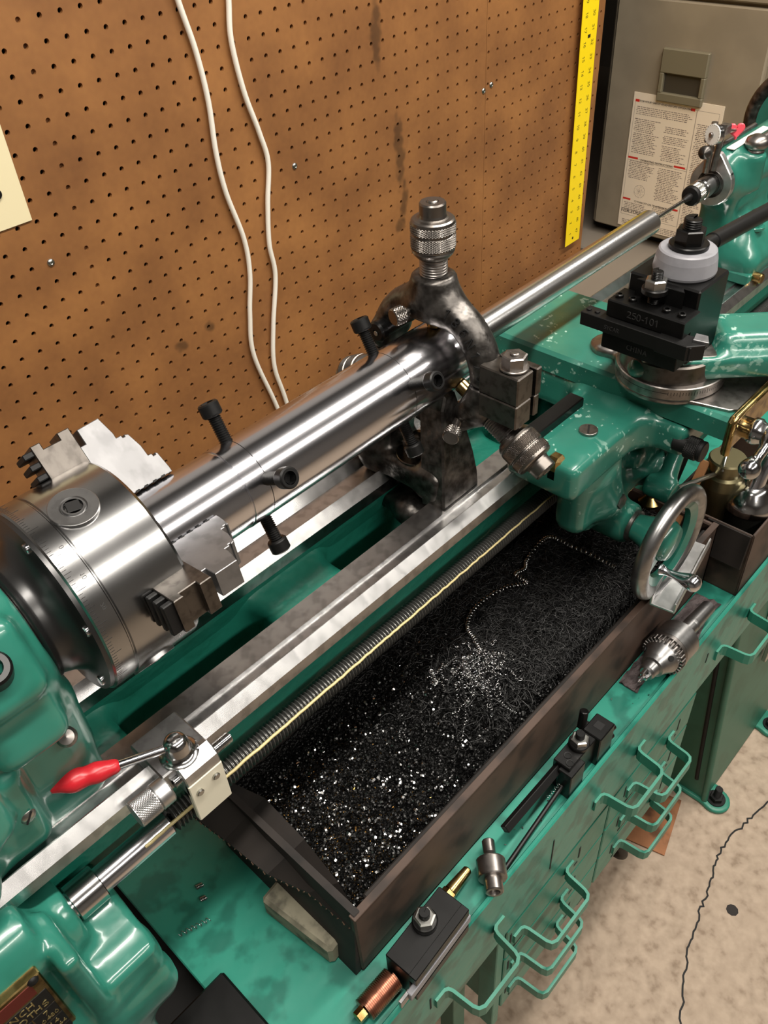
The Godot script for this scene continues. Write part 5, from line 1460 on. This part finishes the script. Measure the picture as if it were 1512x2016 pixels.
	# the long bright springy chip that winds over the heap, and the nest it comes out of
	var lp := []
	for q in [[0.131, 0.7125], [0.1325, 0.690], [0.134, 0.655], [0.1330, 0.631], [0.118, 0.6265], [0.088, 0.630], [0.076, 0.636], [0.062, 0.634], [0.057, 0.652], [0.040, 0.640], [0.0125, 0.6346], [-0.012, 0.634], [-0.032, 0.644], [-0.0415, 0.660], [-0.052, 0.676]]:
		lp.append(V(q[0], heap(q[0], q[1], f) + 0.0080, q[1]))
	var lb := MB.new()
	helix_chip(lb, smooth_path(lp, 6), 0.0020, 84.0, 0.0012)
	single("long_chip", lb, M.swarf_bright, "long bright springy steel chip winding over the tangled swarf", "metal chip")
	var nb := MB.new()
	for k in 62:
		var c := V(rng.randfn(-0.072, 0.016), 0, rng.randfn(0.683, 0.013))
		var pts := [c]
		var a := rng.randf() * TAU
		for s in 4:
			a += rng.randf_range(-0.9, 0.9)
			pts.append(pts[-1] + V(cos(a), 0, sin(a)) * rng.randf_range(0.003, 0.0075))
		for i in pts.size(): pts[i].y = heap(pts[i].x, pts[i].z, f) + rng.randf_range(0.002, 0.011)
		helix_chip(nb, smooth_path(pts, 3), rng.randf_range(0.0009, 0.0020), rng.randf_range(4.0, 11.0), 0.00055)
	single("chip_nest", nb, M.swarf_bright, "bright tangled nest of curled chips in the middle of the swarf", "swarf", "", "stuff")
	for q in [[[[-0.092, 0.690], [-0.108, 0.703], [-0.122, 0.712], [-0.138, 0.722]], "bright curled chip trailing from the nest towards the front wall, left one"], [[[-0.070, 0.700], [-0.078, 0.716], [-0.080, 0.728], [-0.078, 0.738]], "bright curled chip trailing from the nest towards the front wall, right one"]]:
		var pts := []
		for w in q[0]: pts.append(V(w[0], heap(w[0], w[1], f) + 0.004, w[1]))
		var b := MB.new()
		helix_chip(b, smooth_path(pts, 5), 0.0014, 15.0, 0.0005)
		single("curled_chip", b, M.swarf_bright, q[1], "metal chip", "loose curls by the nest")

func scatter(called: String, label: String, mesh: Mesh, m: Material, n: int, r: Array, f: FastNoiseLite, lift: float, s0: float, s1: float, mode: int) -> void:
	var mm := MultiMesh.new()
	mm.transform_format = MultiMesh.TRANSFORM_3D
	mm.mesh = mesh
	var list := []
	var tries := 0
	while list.size() < n and tries < n * 4:
		tries += 1
		var u := rng.randf()
		var w := rng.randf()
		var x := lerpf(r[0], r[1], u)
		var z := lerpf(r[2], r[3], w)
		if mode == 1 and rng.randf() < smoothstep(0.1, 1.0, u): continue
		if mode == 2 and rng.randf() > smoothstep(0.0, 0.45, u): continue
		var b := Basis.from_euler(V(rng.randf() * TAU, rng.randf() * TAU, rng.randf() * TAU)) if mode != 2 else Basis.from_euler(V(rng.randfn(0, 0.5), rng.randf() * TAU, rng.randfn(0, 0.35)))
		list.append(Transform3D(b.scaled(Vector3.ONE * rng.randf_range(s0, s1)), V(x, heap(x, z, f) + rng.randf() * lift, z)))
	mm.instance_count = list.size()
	for i in list.size(): mm.set_instance_transform(i, list[i])
	var o := MultiMeshInstance3D.new()
	o.multimesh = mm
	o.material_override = m
	o.name = numbered(called)
	add_child(o)
	tag(o, label, "swarf", "", "stuff")

# ---- drawer cabinet below the pan ------------------------------------------------------------------------
func build_cabinet() -> void:
	var T := thing("drawer_cabinet", "pale green steel drawer cabinet under the chip pan, two columns of drawers", "drawer cabinet", V(0.015, -0.87, 0.62))
	var x0 := -0.178; var x1 := 0.207
	put("carcass", bx(MB.new(), V(x0, -0.868, 0.42), V(x1, -0.668, 0.800), 0.002), M.sheet_green, T)
	put("corner_post", bx(MB.new(), V(x0 - 0.006, -0.905, 0.785), V(x0 + 0.006, -0.668, 0.806), 0.001), M.sheet_green, T)
	var mids := [[x0 + 0.007, 0.011], [0.015, x1 - 0.003]]
	for c in 2:
		for r in 3:
			var y1: float = -0.6720 - r * 0.0655
			var y0: float = y1 - 0.0630
			var D := put("drawer", bx(MB.new(), V(mids[c][0], y0, 0.778), V(mids[c][1], y1, 0.8075), 0.0012), M.sheet_green, T)
			var hx0: float = [-0.148, 0.064][c]
			strap_handle(D, hx0, hx0 + 0.080, y1 - 0.033, 0.8075, M.sheet_green)
			for q in [[-0.018, 0.010, 0.0028, 0.020], [0.104, 0.004, 0.0028, 0.022], [0.086, -0.014, 0.018, 0.0028], [-0.010, -0.020, 0.016, 0.0028]]:
				put("label_slot", bx(MB.new(), V(hx0 + q[0], y1 - 0.033 + q[1] - q[3] / 2, 0.8068), V(hx0 + q[0] + q[2], y1 - 0.033 + q[1] + q[3] / 2, 0.8080), 0.0002), M.dark, D)
	put("caster", lathe(MB.new(), fr(V(0.19, -0.895, 0.735), V(1, 0, 0)), [Vector2(0, 0), Vector2(0, 0.02), Vector2(0.003, 0.024), Vector2(0.016, 0.024), Vector2(0.019, 0.02), Vector2(0.019, 0)], 32), M.rubber, T)
	for x in [-0.15, 0.18]:
		for z in [0.46, 0.72]:
			put("leg", bx(MB.new(), V(x - 0.012, FLOOR, z - 0.012), V(x + 0.012, -0.866, z + 0.012), 0.001), M.stand_green, T)
	single("black_hose", tube(MB.new(), smooth_path([V(0.30, -1.05, 0.60), V(0.272, -1.10, 0.690), V(0.250, -1.16, 0.735), V(0.262, -1.225, 0.755), V(0.285, -1.285, 0.725), V(0.30, FLOOR + 0.012, 0.65)], 8), 0.0075, 12), M.rubber, "black hose looping down to the floor behind the drawer cabinet", "hose")

# ---- tools lying on the front ledge of the pan -----------------------------------------------------------
func build_ledge_things() -> void:
	var z0 := PAN
	# near tool holder with a pale flat tool
	var A := thing("tool_holder", "large black tool holder nearest the camera on the green ledge, beside the copper rod", "tool holder", V(-0.27, z0, 0.793))
	var tilt := Basis(Vector3.UP, deg_to_rad(3.0))
	var at := func(x: float, y: float, z: float) -> Vector3: return V(-0.2685, z0, 0.7925) + tilt * V(x, y, z)
	put("body", box(MB.new(), Transform3D(tilt, at.call(0.0, 0.0200, -0.001)), V(0.0690, 0.0390, 0.0240), 0.0008), M.black, A)
	put("jaw", box(MB.new(), Transform3D(tilt, at.call(0.0, 0.0340, 0.0135)), V(0.0690, 0.0105, 0.0080), 0.0006), M.black, A)
	put("jaw", box(MB.new(), Transform3D(tilt, at.call(0.0, 0.0060, 0.0135)), V(0.0690, 0.0110, 0.0080), 0.0006), M.black, A)
	hex_stud(A, at.call(0.004, 0.0398, -0.004), 1.0)
	var FT := thing("flat_tool", "pale grey flat tool bar held along the front of the nearest black tool holder", "cutting tool", V(-0.265, z0, 0.805))
	put("bar", box(MB.new(), Transform3D(tilt, at.call(-0.002, 0.0190, 0.0150)), V(0.0780, 0.0110, 0.0050), 0.0006), M.grey_ring, FT)
	put("bar_end", box(MB.new(), Transform3D(tilt, at.call(-0.044, 0.0190, 0.0135)), V(0.0120, 0.0100, 0.0030), 0.0004), M.ground, FT)
	# copper-wrapped rod through the back of that holder
	var C := thing("copper_rod", "copper-wrapped rod with brass ends lying behind the nearest tool holder", "rod", V(-0.27, z0, 0.785))
	var ca := V(-0.3045, z0 + 0.0135, 0.7900)
	var cd := V(-1, -0.02, -0.03).normalized()
	var ct := fr(ca, cd)
	put("copper_wrap", screw(MB.new(), ct, 0.0320, 0.0100, 0.0016, 0.0005, 32, 0.15), M.copper, C)
	put("brass_end", hexagon(MB.new(), fr(ca + cd * 0.033, cd), 0.0080, 0.0052), M.brass, C)
	var bt := fr(V(-0.2330, z0 + 0.0130, 0.7800), V(1, 0.02, -0.03))
	put("brass_nut", hexagon(MB.new(), bt, 0.0100, 0.0068), M.brass, C)
	put("brass_cone", lathe(MB.new(), bt, [Vector2(0.0100, 0.0), Vector2(0.0100, 0.0058), Vector2(0.0340, 0.0040), Vector2(0.0350, 0.0030), Vector2(0.0350, 0)], 32), M.brass, C)
	# stepped steel plug
	var pa := V(-0.1660, z0 + 0.0125, 0.7755)
	var pd := V(-0.0335, 0.0015, 0.0330).normalized()
	single("steel_plug", lathe(MB.new(), fr(pa, pd), [Vector2(0, 0), Vector2(0, 0.0050), Vector2(0.0008, 0.0056), Vector2(0.0120, 0.0056), Vector2(0.0140, 0.0062), Vector2(0.0170, 0.0110), Vector2(0.0185, 0.0128), Vector2(0.0190, 0.0122), Vector2(0.0196, 0.0128), Vector2(0.0340, 0.0128), Vector2(0.0350, 0.0120), Vector2(0.0352, 0.0080), Vector2(0.0460, 0.0080), Vector2(0.0468, 0.0072), Vector2(0.0468, 0.0050), Vector2(0.0440, 0.0046), Vector2(0.0440, 0)], 56), M.dull_steel, "stepped round steel plug lying alone on the green ledge", "steel plug")
	# second holder: boring bar holder with a long black bar and a thin one
	var B := thing("tool_holder", "black boring-bar holder in the middle of the green ledge, with two threaded holes", "tool holder", V(-0.048, z0, 0.795))
	put("body", bx(MB.new(), V(-0.0760, z0 + 0.0005, 0.7800), V(-0.0200, z0 + 0.0400, 0.7980), 0.0008), M.black, B)
	put("body_lug", bx(MB.new(), V(-0.0800, z0 + 0.0005, 0.7880), V(-0.0570, z0 + 0.0360, 0.8030), 0.0008), M.black, B)
	put("head", bx(MB.new(), V(-0.0330, z0 + 0.0005, 0.7830), V(-0.0080, z0 + 0.0420, 0.8030), 0.0010), M.black, B)
	put("notch", bx(MB.new(), V(-0.0240, z0 + 0.0380, 0.7880), V(-0.0150, z0 + 0.0424, 0.7970), 0.0004), M.dark, B)
	hex_stud(B, V(-0.0480, z0 + 0.0402, 0.7890), 0.95)
	for q in [[-0.0645, 0.7880], [-0.0700, 0.7940]]:
		put("threaded_hole", lathe(MB.new(), fr(V(q[0], z0 + 0.0402, q[1]), Vector3.UP), [Vector2(-0.003, 0), Vector2(-0.003, 0.0026), Vector2(0.0002, 0.0028), Vector2(0.0003, 0.0036), Vector2(-0.0002, 0.0038)], 20), M.mark, B)
	for q in [[-0.0060, 0.7990, 0.030], [-0.0060, 0.7990, 0.016]]:
		put("side_screw", cyl(MB.new(), fr(V(-0.0085, z0 + q[2], q[1]), V(1, 0, 0.1)), 0.0060, 0.0034, 20), M.black, B)
	put("rear_stud", cyl(MB.new(), fr(V(-0.0300, z0 + 0.0390, 0.7800), V(0.25, 1, -0.1)), 0.0200, 0.0042, 20), M.black, B)
	var bb := MB.new()
	box(bb, Transform3D(Basis(V(0, 0, 1), 0.0) * Basis(Vector3.RIGHT, PI / 4), V(-0.112, z0 + 0.0300, 0.7855)), V(0.088, 0.0072, 0.0072), 0.0005)
	single("boring_bar", bb, M.black_satin, "long black square bar sticking out of the boring-bar holder along the cardboard tray", "tool bar")
	single("thin_rod", tube(MB.new(), [V(-0.1790, z0 + 0.0030, 0.8000), V(-0.0800, z0 + 0.0145, 0.7945)], 0.0022, 12), M.black_satin, "thin black rod leaning from the ledge into the boring-bar holder", "tool bar")
	var wc := MB.new()
	helix_chip(wc, smooth_path([V(-0.098, z0 + 0.012, 0.7905), V(-0.090, z0 + 0.018, 0.7925), V(-0.083, z0 + 0.021, 0.7935)], 4), 0.0016, 4.0, 0.0005)
	single("curled_chip", wc, M.swarf_bright, "bright curl of chip caught between the two black bars at the boring-bar holder", "metal chip")
	# drill chuck on its arbor
	var D := thing("drill_chuck", "bright keyed drill chuck with a tapered arbor lying on a grey rag on the ledge", "drill chuck", V(0.13, z0, 0.79))
	var dt := fr(V(0.0690, z0 + 0.0265, 0.7895), V(1, -0.085, 0.012))
	put("nose", lathe(MB.new(), dt, [Vector2(0.006, 0), Vector2(0.006, 0.0065), Vector2(0.008, 0.0085), Vector2(0.017, 0.0095), Vector2(0.018, 0.0120), Vector2(0.024, 0.0135), Vector2(0.036, 0.0190), Vector2(0.040, 0.0192)], 56), M.ground, D)
	var teeth := MB.new()
	lathe(teeth, dt, [Vector2(0.0390, 0.0190), Vector2(0.0450, 0.0200), Vector2(0.0455, 0.0226), Vector2(0.0500, 0.0226), Vector2(0.0506, 0.0205)], 56)
	for k in 30:
		var f := TAU * k / 30
		var d := dt.basis * V(cos(f), 0, sin(f))
		var w := dt.basis * V(-sin(f), 0, cos(f))
		box(teeth, Transform3D(Basis(w, dt.basis.y, w.cross(dt.basis.y)), dt * V(cos(f) * 0.0208, 0.0420, sin(f) * 0.0208)), V(0.0024, 0.0075, 0.0040), 0.0007)
	put("toothed_ring", teeth, M.dull_steel, D)
	put("sleeve", lathe(MB.new(), dt, [Vector2(0.0506, 0.0205), Vector2(0.0512, 0.0218), Vector2(0.0760, 0.0218), Vector2(0.0775, 0.0204), Vector2(0.0775, 0.0090)], 64), M.ground, D)
	put("arbor", lathe(MB.new(), dt, [Vector2(0.0775, 0.0085), Vector2(0.0990, 0.0088), Vector2(0.1000, 0.0080), Vector2(0.1010, 0.0088), Vector2(0.1020, 0.0080), Vector2(0.1030, 0.0089), Vector2(0.1400, 0.0080), Vector2(0.1410, 0.0070), Vector2(0.1410, 0)], 48), M.ground, D)
	for k in 3:
		var f := TAU * k / 3 + 0.4
		put("jaw", box(MB.new(), dt * Transform3D(Basis(Vector3.UP, -f), Vector3.ZERO) * Transform3D(Basis(V(0, 0, 1), -0.12), V(0.0036, 0.0045, 0)), V(0.0040, 0.0120, 0.0046), 0.0008), M.steel, D)
		put("key_hole", cyl(MB.new(), fr(dt * V(cos(f + 0.9) * 0.0168, 0.0305, sin(f + 0.9) * 0.0168), dt.basis * V(cos(f + 0.9), -0.5, sin(f + 0.9))), 0.0012, 0.0030, 18, 0.0002), M.dark, D)
	put("drill", lathe(MB.new(), dt, [Vector2(-0.0100, 0), Vector2(-0.0070, 0.0020), Vector2(0.0040, 0.0022), Vector2(0.0040, 0)], 10, false, true, 0.0), M.bright, D)
	# rag
	var rp := []
	var rb := MB.new()
	var rn := FastNoiseLite.new(); rn.seed = 8; rn.frequency = 0.9
	var g0 := []
	for i in 25:
		var row := []
		for j in 7:
			var u := i / 24.0; var w := j / 6.0
			var x := lerpf(0.066, 0.232, u)
			var z := lerpf(0.7675, 0.7990 - 0.004 * sin(u * 9.0), w) - (0.010 * (1.0 - u) * w if u < 0.2 else 0.0)
			row.append(V(x, z0 + 0.0015 + absf(rn.get_noise_2d(u * 9.0, w * 3.0)) * 0.010 * (1.0 - 0.3 * w), z))
		g0.append(row)
	for i in 24:
		for j in 6:
			rb.flat3(g0[i][j], g0[i + 1][j], g0[i + 1][j + 1], Vector3.UP)
			rb.flat3(g0[i][j], g0[i + 1][j + 1], g0[i][j + 1], Vector3.UP)
			var dn := V(0, -0.0012, 0)
			rb.flat3(g0[i][j] + dn, g0[i + 1][j] + dn, g0[i + 1][j + 1] + dn, Vector3.DOWN)
			rb.flat3(g0[i][j] + dn, g0[i + 1][j + 1] + dn, g0[i][j + 1] + dn, Vector3.DOWN)
	single("rag", rb, M.rag, "crumpled grey rag on the ledge under the drill chuck", "rag")
	# crumbs of swarf on the ledge
	var cr := MB.new()
	for k in 26:
		var x := rng.randf_range(-0.25, 0.1)
		box(cr, Transform3D(Basis.from_euler(V(rng.randf() * 3, rng.randf() * 3, rng.randf() * 3)), V(x, z0 + 0.0012, rng.randf_range(0.770, 0.800))), V(0.0016, 0.0006, 0.0010) * rng.randf_range(0.5, 1.4), 0.0001)
	single("crumb_swarf", cr, M.swarf_bright, "bright crumbs of swarf sprinkled on the green ledge", "swarf", "", "stuff")

# ---- right-hand side: channel, second carton, cans, stand, floor card -----------------------------------
func build_right_things() -> void:
	var ch := MB.new()
	var cb := Basis(V(0.985, 0, -0.17).normalized(), Vector3.UP, V(0.17, 0, 0.985).normalized())
	var cc := V(0.152, -0.4545, 0.7720)
	box(ch, Transform3D(cb, cc), V(0.108, 0.003, 0.0250), 0.0006)
	box(ch, Transform3D(cb, cc + cb * V(0, 0.0065, 0.0118)), V(0.108, 0.0120, 0.0026), 0.0006)
	box(ch, Transform3D(cb, cc + cb * V(0, 0.0065, -0.0118)), V(0.108, 0.0120, 0.0026), 0.0006)
	single("metal_channel", ch, M.alu, "short dull aluminium channel resting on the tray's front wall below the hand wheel", "metal channel")
	var q := thing("carton", "small brown open carton at the right edge holding oil cans, beside the swarf tray", "carton", V(0.33, PAN, 0.78))
	var X0 := 0.257; var X1 := 0.42; var Z0 := 0.700; var Z1 := 0.8025
	var top := -0.460
	put("bottom", bx(MB.new(), V(X0, PAN, Z0), V(X1, PAN + 0.003, Z1), 0.0005), M.card_dark, q)
	put("end_wall", bx(MB.new(), V(X0, PAN, Z0), V(X0 + 0.003, top, Z1), 0.0008), M.card_brown, q)
	put("end_wall", bx(MB.new(), V(X1 - 0.003, PAN, Z0), V(X1, top, Z1), 0.0008), M.card_brown, q)
	put("front_wall", bx(MB.new(), V(X0, PAN, Z1 - 0.003), V(X1, top, Z1), 0.0008), M.card_brown, q)
	put("rear_wall", bx(MB.new(), V(X0, PAN, Z0), V(X1, top, Z0 + 0.003), 0.0008), M.card_brown, q)
	put("flap", box(MB.new(), Transform3D(Basis(V(0, 0, 1), deg_to_rad(-8)), V(X0 - 0.003, top - 0.024, 0.775)), V(0.0025, 0.046, 0.050), 0.0008), M.card_dark, q)
	# oil can with a bright domed top and a bent spout
	var oc := V(0.3080, PAN + 0.003, 0.7735)
	var O := thing("oil_can", "black oil can with a bright bent spout standing in the carton at the right edge", "oil can", oc)
	put("body", lathe(MB.new(), fr(oc, Vector3.UP), [Vector2(0, 0), Vector2(0, 0.0262), Vector2(0.002, 0.0270), Vector2(0.086, 0.0270)], 56), M.oil_can, O)
	put("dome", lathe(MB.new(), fr(oc, Vector3.UP), [Vector2(0.086, 0.0280), Vector2(0.092, 0.0284), Vector2(0.096, 0.0272), Vector2(0.104, 0.0235), Vector2(0.110, 0.0160), Vector2(0.114, 0.0135), Vector2(0.114, 0)], 56, true), M.steel, O)
	put("spout", tube(MB.new(), smooth_path([oc + V(0.0, 0.108, 0.0), oc + V(0.008, 0.128, 0.0), oc + V(0.025, 0.146, 0.002), oc + V(0.06, 0.165, 0.004), oc + V(0.12, 0.185, 0.006)], 6), 0.0105, 20, 0.0060), M.bright, O)
	# small drab can with a folding cap
	var dc := V(0.3020, PAN + 0.003, 0.7400)
	var K := thing("drab_can", "drab metal can with a capped lid and wire bail standing behind the oil can", "can", dc)
	put("body", lathe(MB.new(), fr(dc, Vector3.UP), [Vector2(0, 0), Vector2(0, 0.0220), Vector2(0.105, 0.0225), Vector2(0.118, 0.0205), Vector2(0.121, 0.0180), Vector2(0.127, 0.0180), Vector2(0.128, 0.0205), Vector2(0.138, 0.0205), Vector2(0.140, 0.0190), Vector2(0.140, 0)], 48), M.cadmium, K)
	put("bail", tube(MB.new(), [dc + V(-0.020, 0.134, 0.004), dc + V(-0.014, 0.148, 0.002), dc + V(0.012, 0.148, -0.004), dc + V(0.016, 0.139, -0.006)], 0.0016, 8), M.zinc, K)
	put("cap_knob", cyl(MB.new(), fr(dc + V(0.012, 0.140, -0.010), Vector3.UP), 0.006, 0.0030, 16), M.zinc, K)
	single("wood_strip", box(MB.new(), Transform3D(Basis(V(0, 0, 1), 0.9), V(0.262, -0.448, 0.722)), V(0.085, 0.004, 0.010), 0.0006), M.wood, "thin orange-brown wooden strip leaning by the drab can", "wooden strip")
	# black sleeved lead with a yellow wire and brass thimble under the carriage
	var H := thing("rubber_sleeve", "black rubber sleeve with a yellow wire and brass thimble hanging under the carriage", "cable", V(0.29, PAN, 0.66))
	put("sleeve", tube(MB.new(), smooth_path([V(0.315, -0.34, 0.675), V(0.305, -0.385, 0.680), V(0.290, -0.42, 0.684), V(0.283, -0.46, 0.682), V(0.285, PAN + 0.02, 0.676)], 6), 0.020, 18, 0.014), M.rubber, H)
	put("yellow_wire", tube(MB.new(), smooth_path([V(0.272, -0.36, 0.690), V(0.262, -0.395, 0.694), V(0.255, -0.425, 0.690), V(0.250, -0.455, 0.684)], 6), 0.0026, 10), M.hose_yellow, H)
	put("thimble", lathe(MB.new(), fr(V(0.250, -0.470, 0.684), Vector3.UP), [Vector2(0, 0), Vector2(0, 0.013), Vector2(0.003, 0.0135), Vector2(0.010, 0.006), Vector2(0.022, 0.005), Vector2(0.024, 0)], 32), M.brass, H)
	# the green casting and rods under the brass plate, seen between carriage and cans
	single("feed_bracket", casting(MB.new(), [s_box(V(0.310, -0.352, 0.700), V(0.060, 0.045, 0.012), 0.006, 0.01), s_cap(V(0.265, -0.325, 0.712), V(0.330, -0.360, 0.715), 0.014, 0.014, 0.01)], V(0.235, -0.41, 0.675), V(0.385, -0.29, 0.74), 0.0036), M.enamel, "green bracket on the far side of the apron below the brass plate", "bracket")
	# pedestal under the tailstock end
	var S := thing("lathe_stand", "tall green sheet-steel stand under the tailstock end of the lathe, bolted to the floor", "lathe stand", V(0.66, FLOOR, 0.6))
	var lo := -1.292
	var hi := -0.560
	var sb := MB.new()
	var P := [V(0.485, lo, 0.36), V(0.485, lo, 0.800), V(0.90, lo, 0.800), V(0.90, lo, 0.36)]
	var U := [V(0.445, hi, 0.40), V(0.445, hi, 0.752), V(0.86, hi, 0.752), V(0.86, hi, 0.40)]
	for i in 4:
		var j := (i + 1) % 4
		sb.flat4(P[i], P[j], U[j], U[i], (P[i] + P[j]) * 0.5 - V(0.68, lo, 0.58))
	sb.flat4(U[0], U[1], U[2], U[3], Vector3.UP)
	sb.flat4(P[0], P[1], P[2], P[3], Vector3.DOWN)
	put("body", sb, M.stand_green, S)
	var rib := MB.new()
	for e in [[0.7800, 0.0030], [0.3900, 0.0030]]:
		var d0 := V(0.4835, lo + 0.05, e[0] - 0.004); var d1 := V(0.4455, hi, e[0] - 0.050)
		tube(rib, [d0, d1], 0.0040, 6)
	put("pressed_rib", rib, M.dark, S)
	put("front_edge", tube(MB.new(), [P[1], U[1]], 0.006, 10), M.stand_green, S)
	put("latch", bx(MB.new(), V(0.60, -1.005, 0.785), V(0.618, -0.96, 0.7925), 0.001), M.zinc, S)
	put("sticker", bx(MB.new(), V(0.585, -0.90, 0.7745), V(0.66, -0.85, 0.7775), 0.0003), M.white, S)
	put("round_plate", cyl(MB.new(), fr(V(0.462, -0.80, 0.712), V(-1, -0.05, 0)), 0.003, 0.038, 40), M.card_new, S)
	for q2 in [[0.500, 0.815], [0.72, 0.822]]:
		var F := put("foot_plate", casting(MB.new(), [s_cyl(V(q2[0], FLOOR, q2[1]), V(q2[0], FLOOR + 0.010, q2[1]), 0.026, 0.004, 0.002), s_box(V(q2[0] + 0.004, FLOOR + 0.005, q2[1] - 0.035), V(0.026, 0.005, 0.035), 0.002, 0.004)], V(q2[0] - 0.04, FLOOR - 0.008, q2[1] - 0.08), V(q2[0] + 0.04, FLOOR + 0.018, q2[1] + 0.034), 0.003), M.sheet_green, S)
		var ft := fr(V(q2[0], FLOOR + 0.010, q2[1]), Vector3.UP, 0.2)
		var fb := cyl(MB.new(), ft, 0.003, 0.017, 32)
		hexagon(fb, ft * Transform3D(Basis(), V(0, 0.003, 0)), 0.010, 0.0125)
		screw(fb, ft * Transform3D(Basis(), V(0, 0.012, 0)), 0.022, 0.0068, 0.0018, 0.0007, 20)
		put("foot_bolt", fb, M.mark, F)
	single("floor_card", box(MB.new(), Transform3D(Basis(Vector3.UP, 0.25), V(0.390, FLOOR + 0.002, 0.735)), V(0.12, 0.003, 0.10), 0.0005), M.card_new, "piece of tan cardboard on the concrete floor below the drawer cabinet", "cardboard")
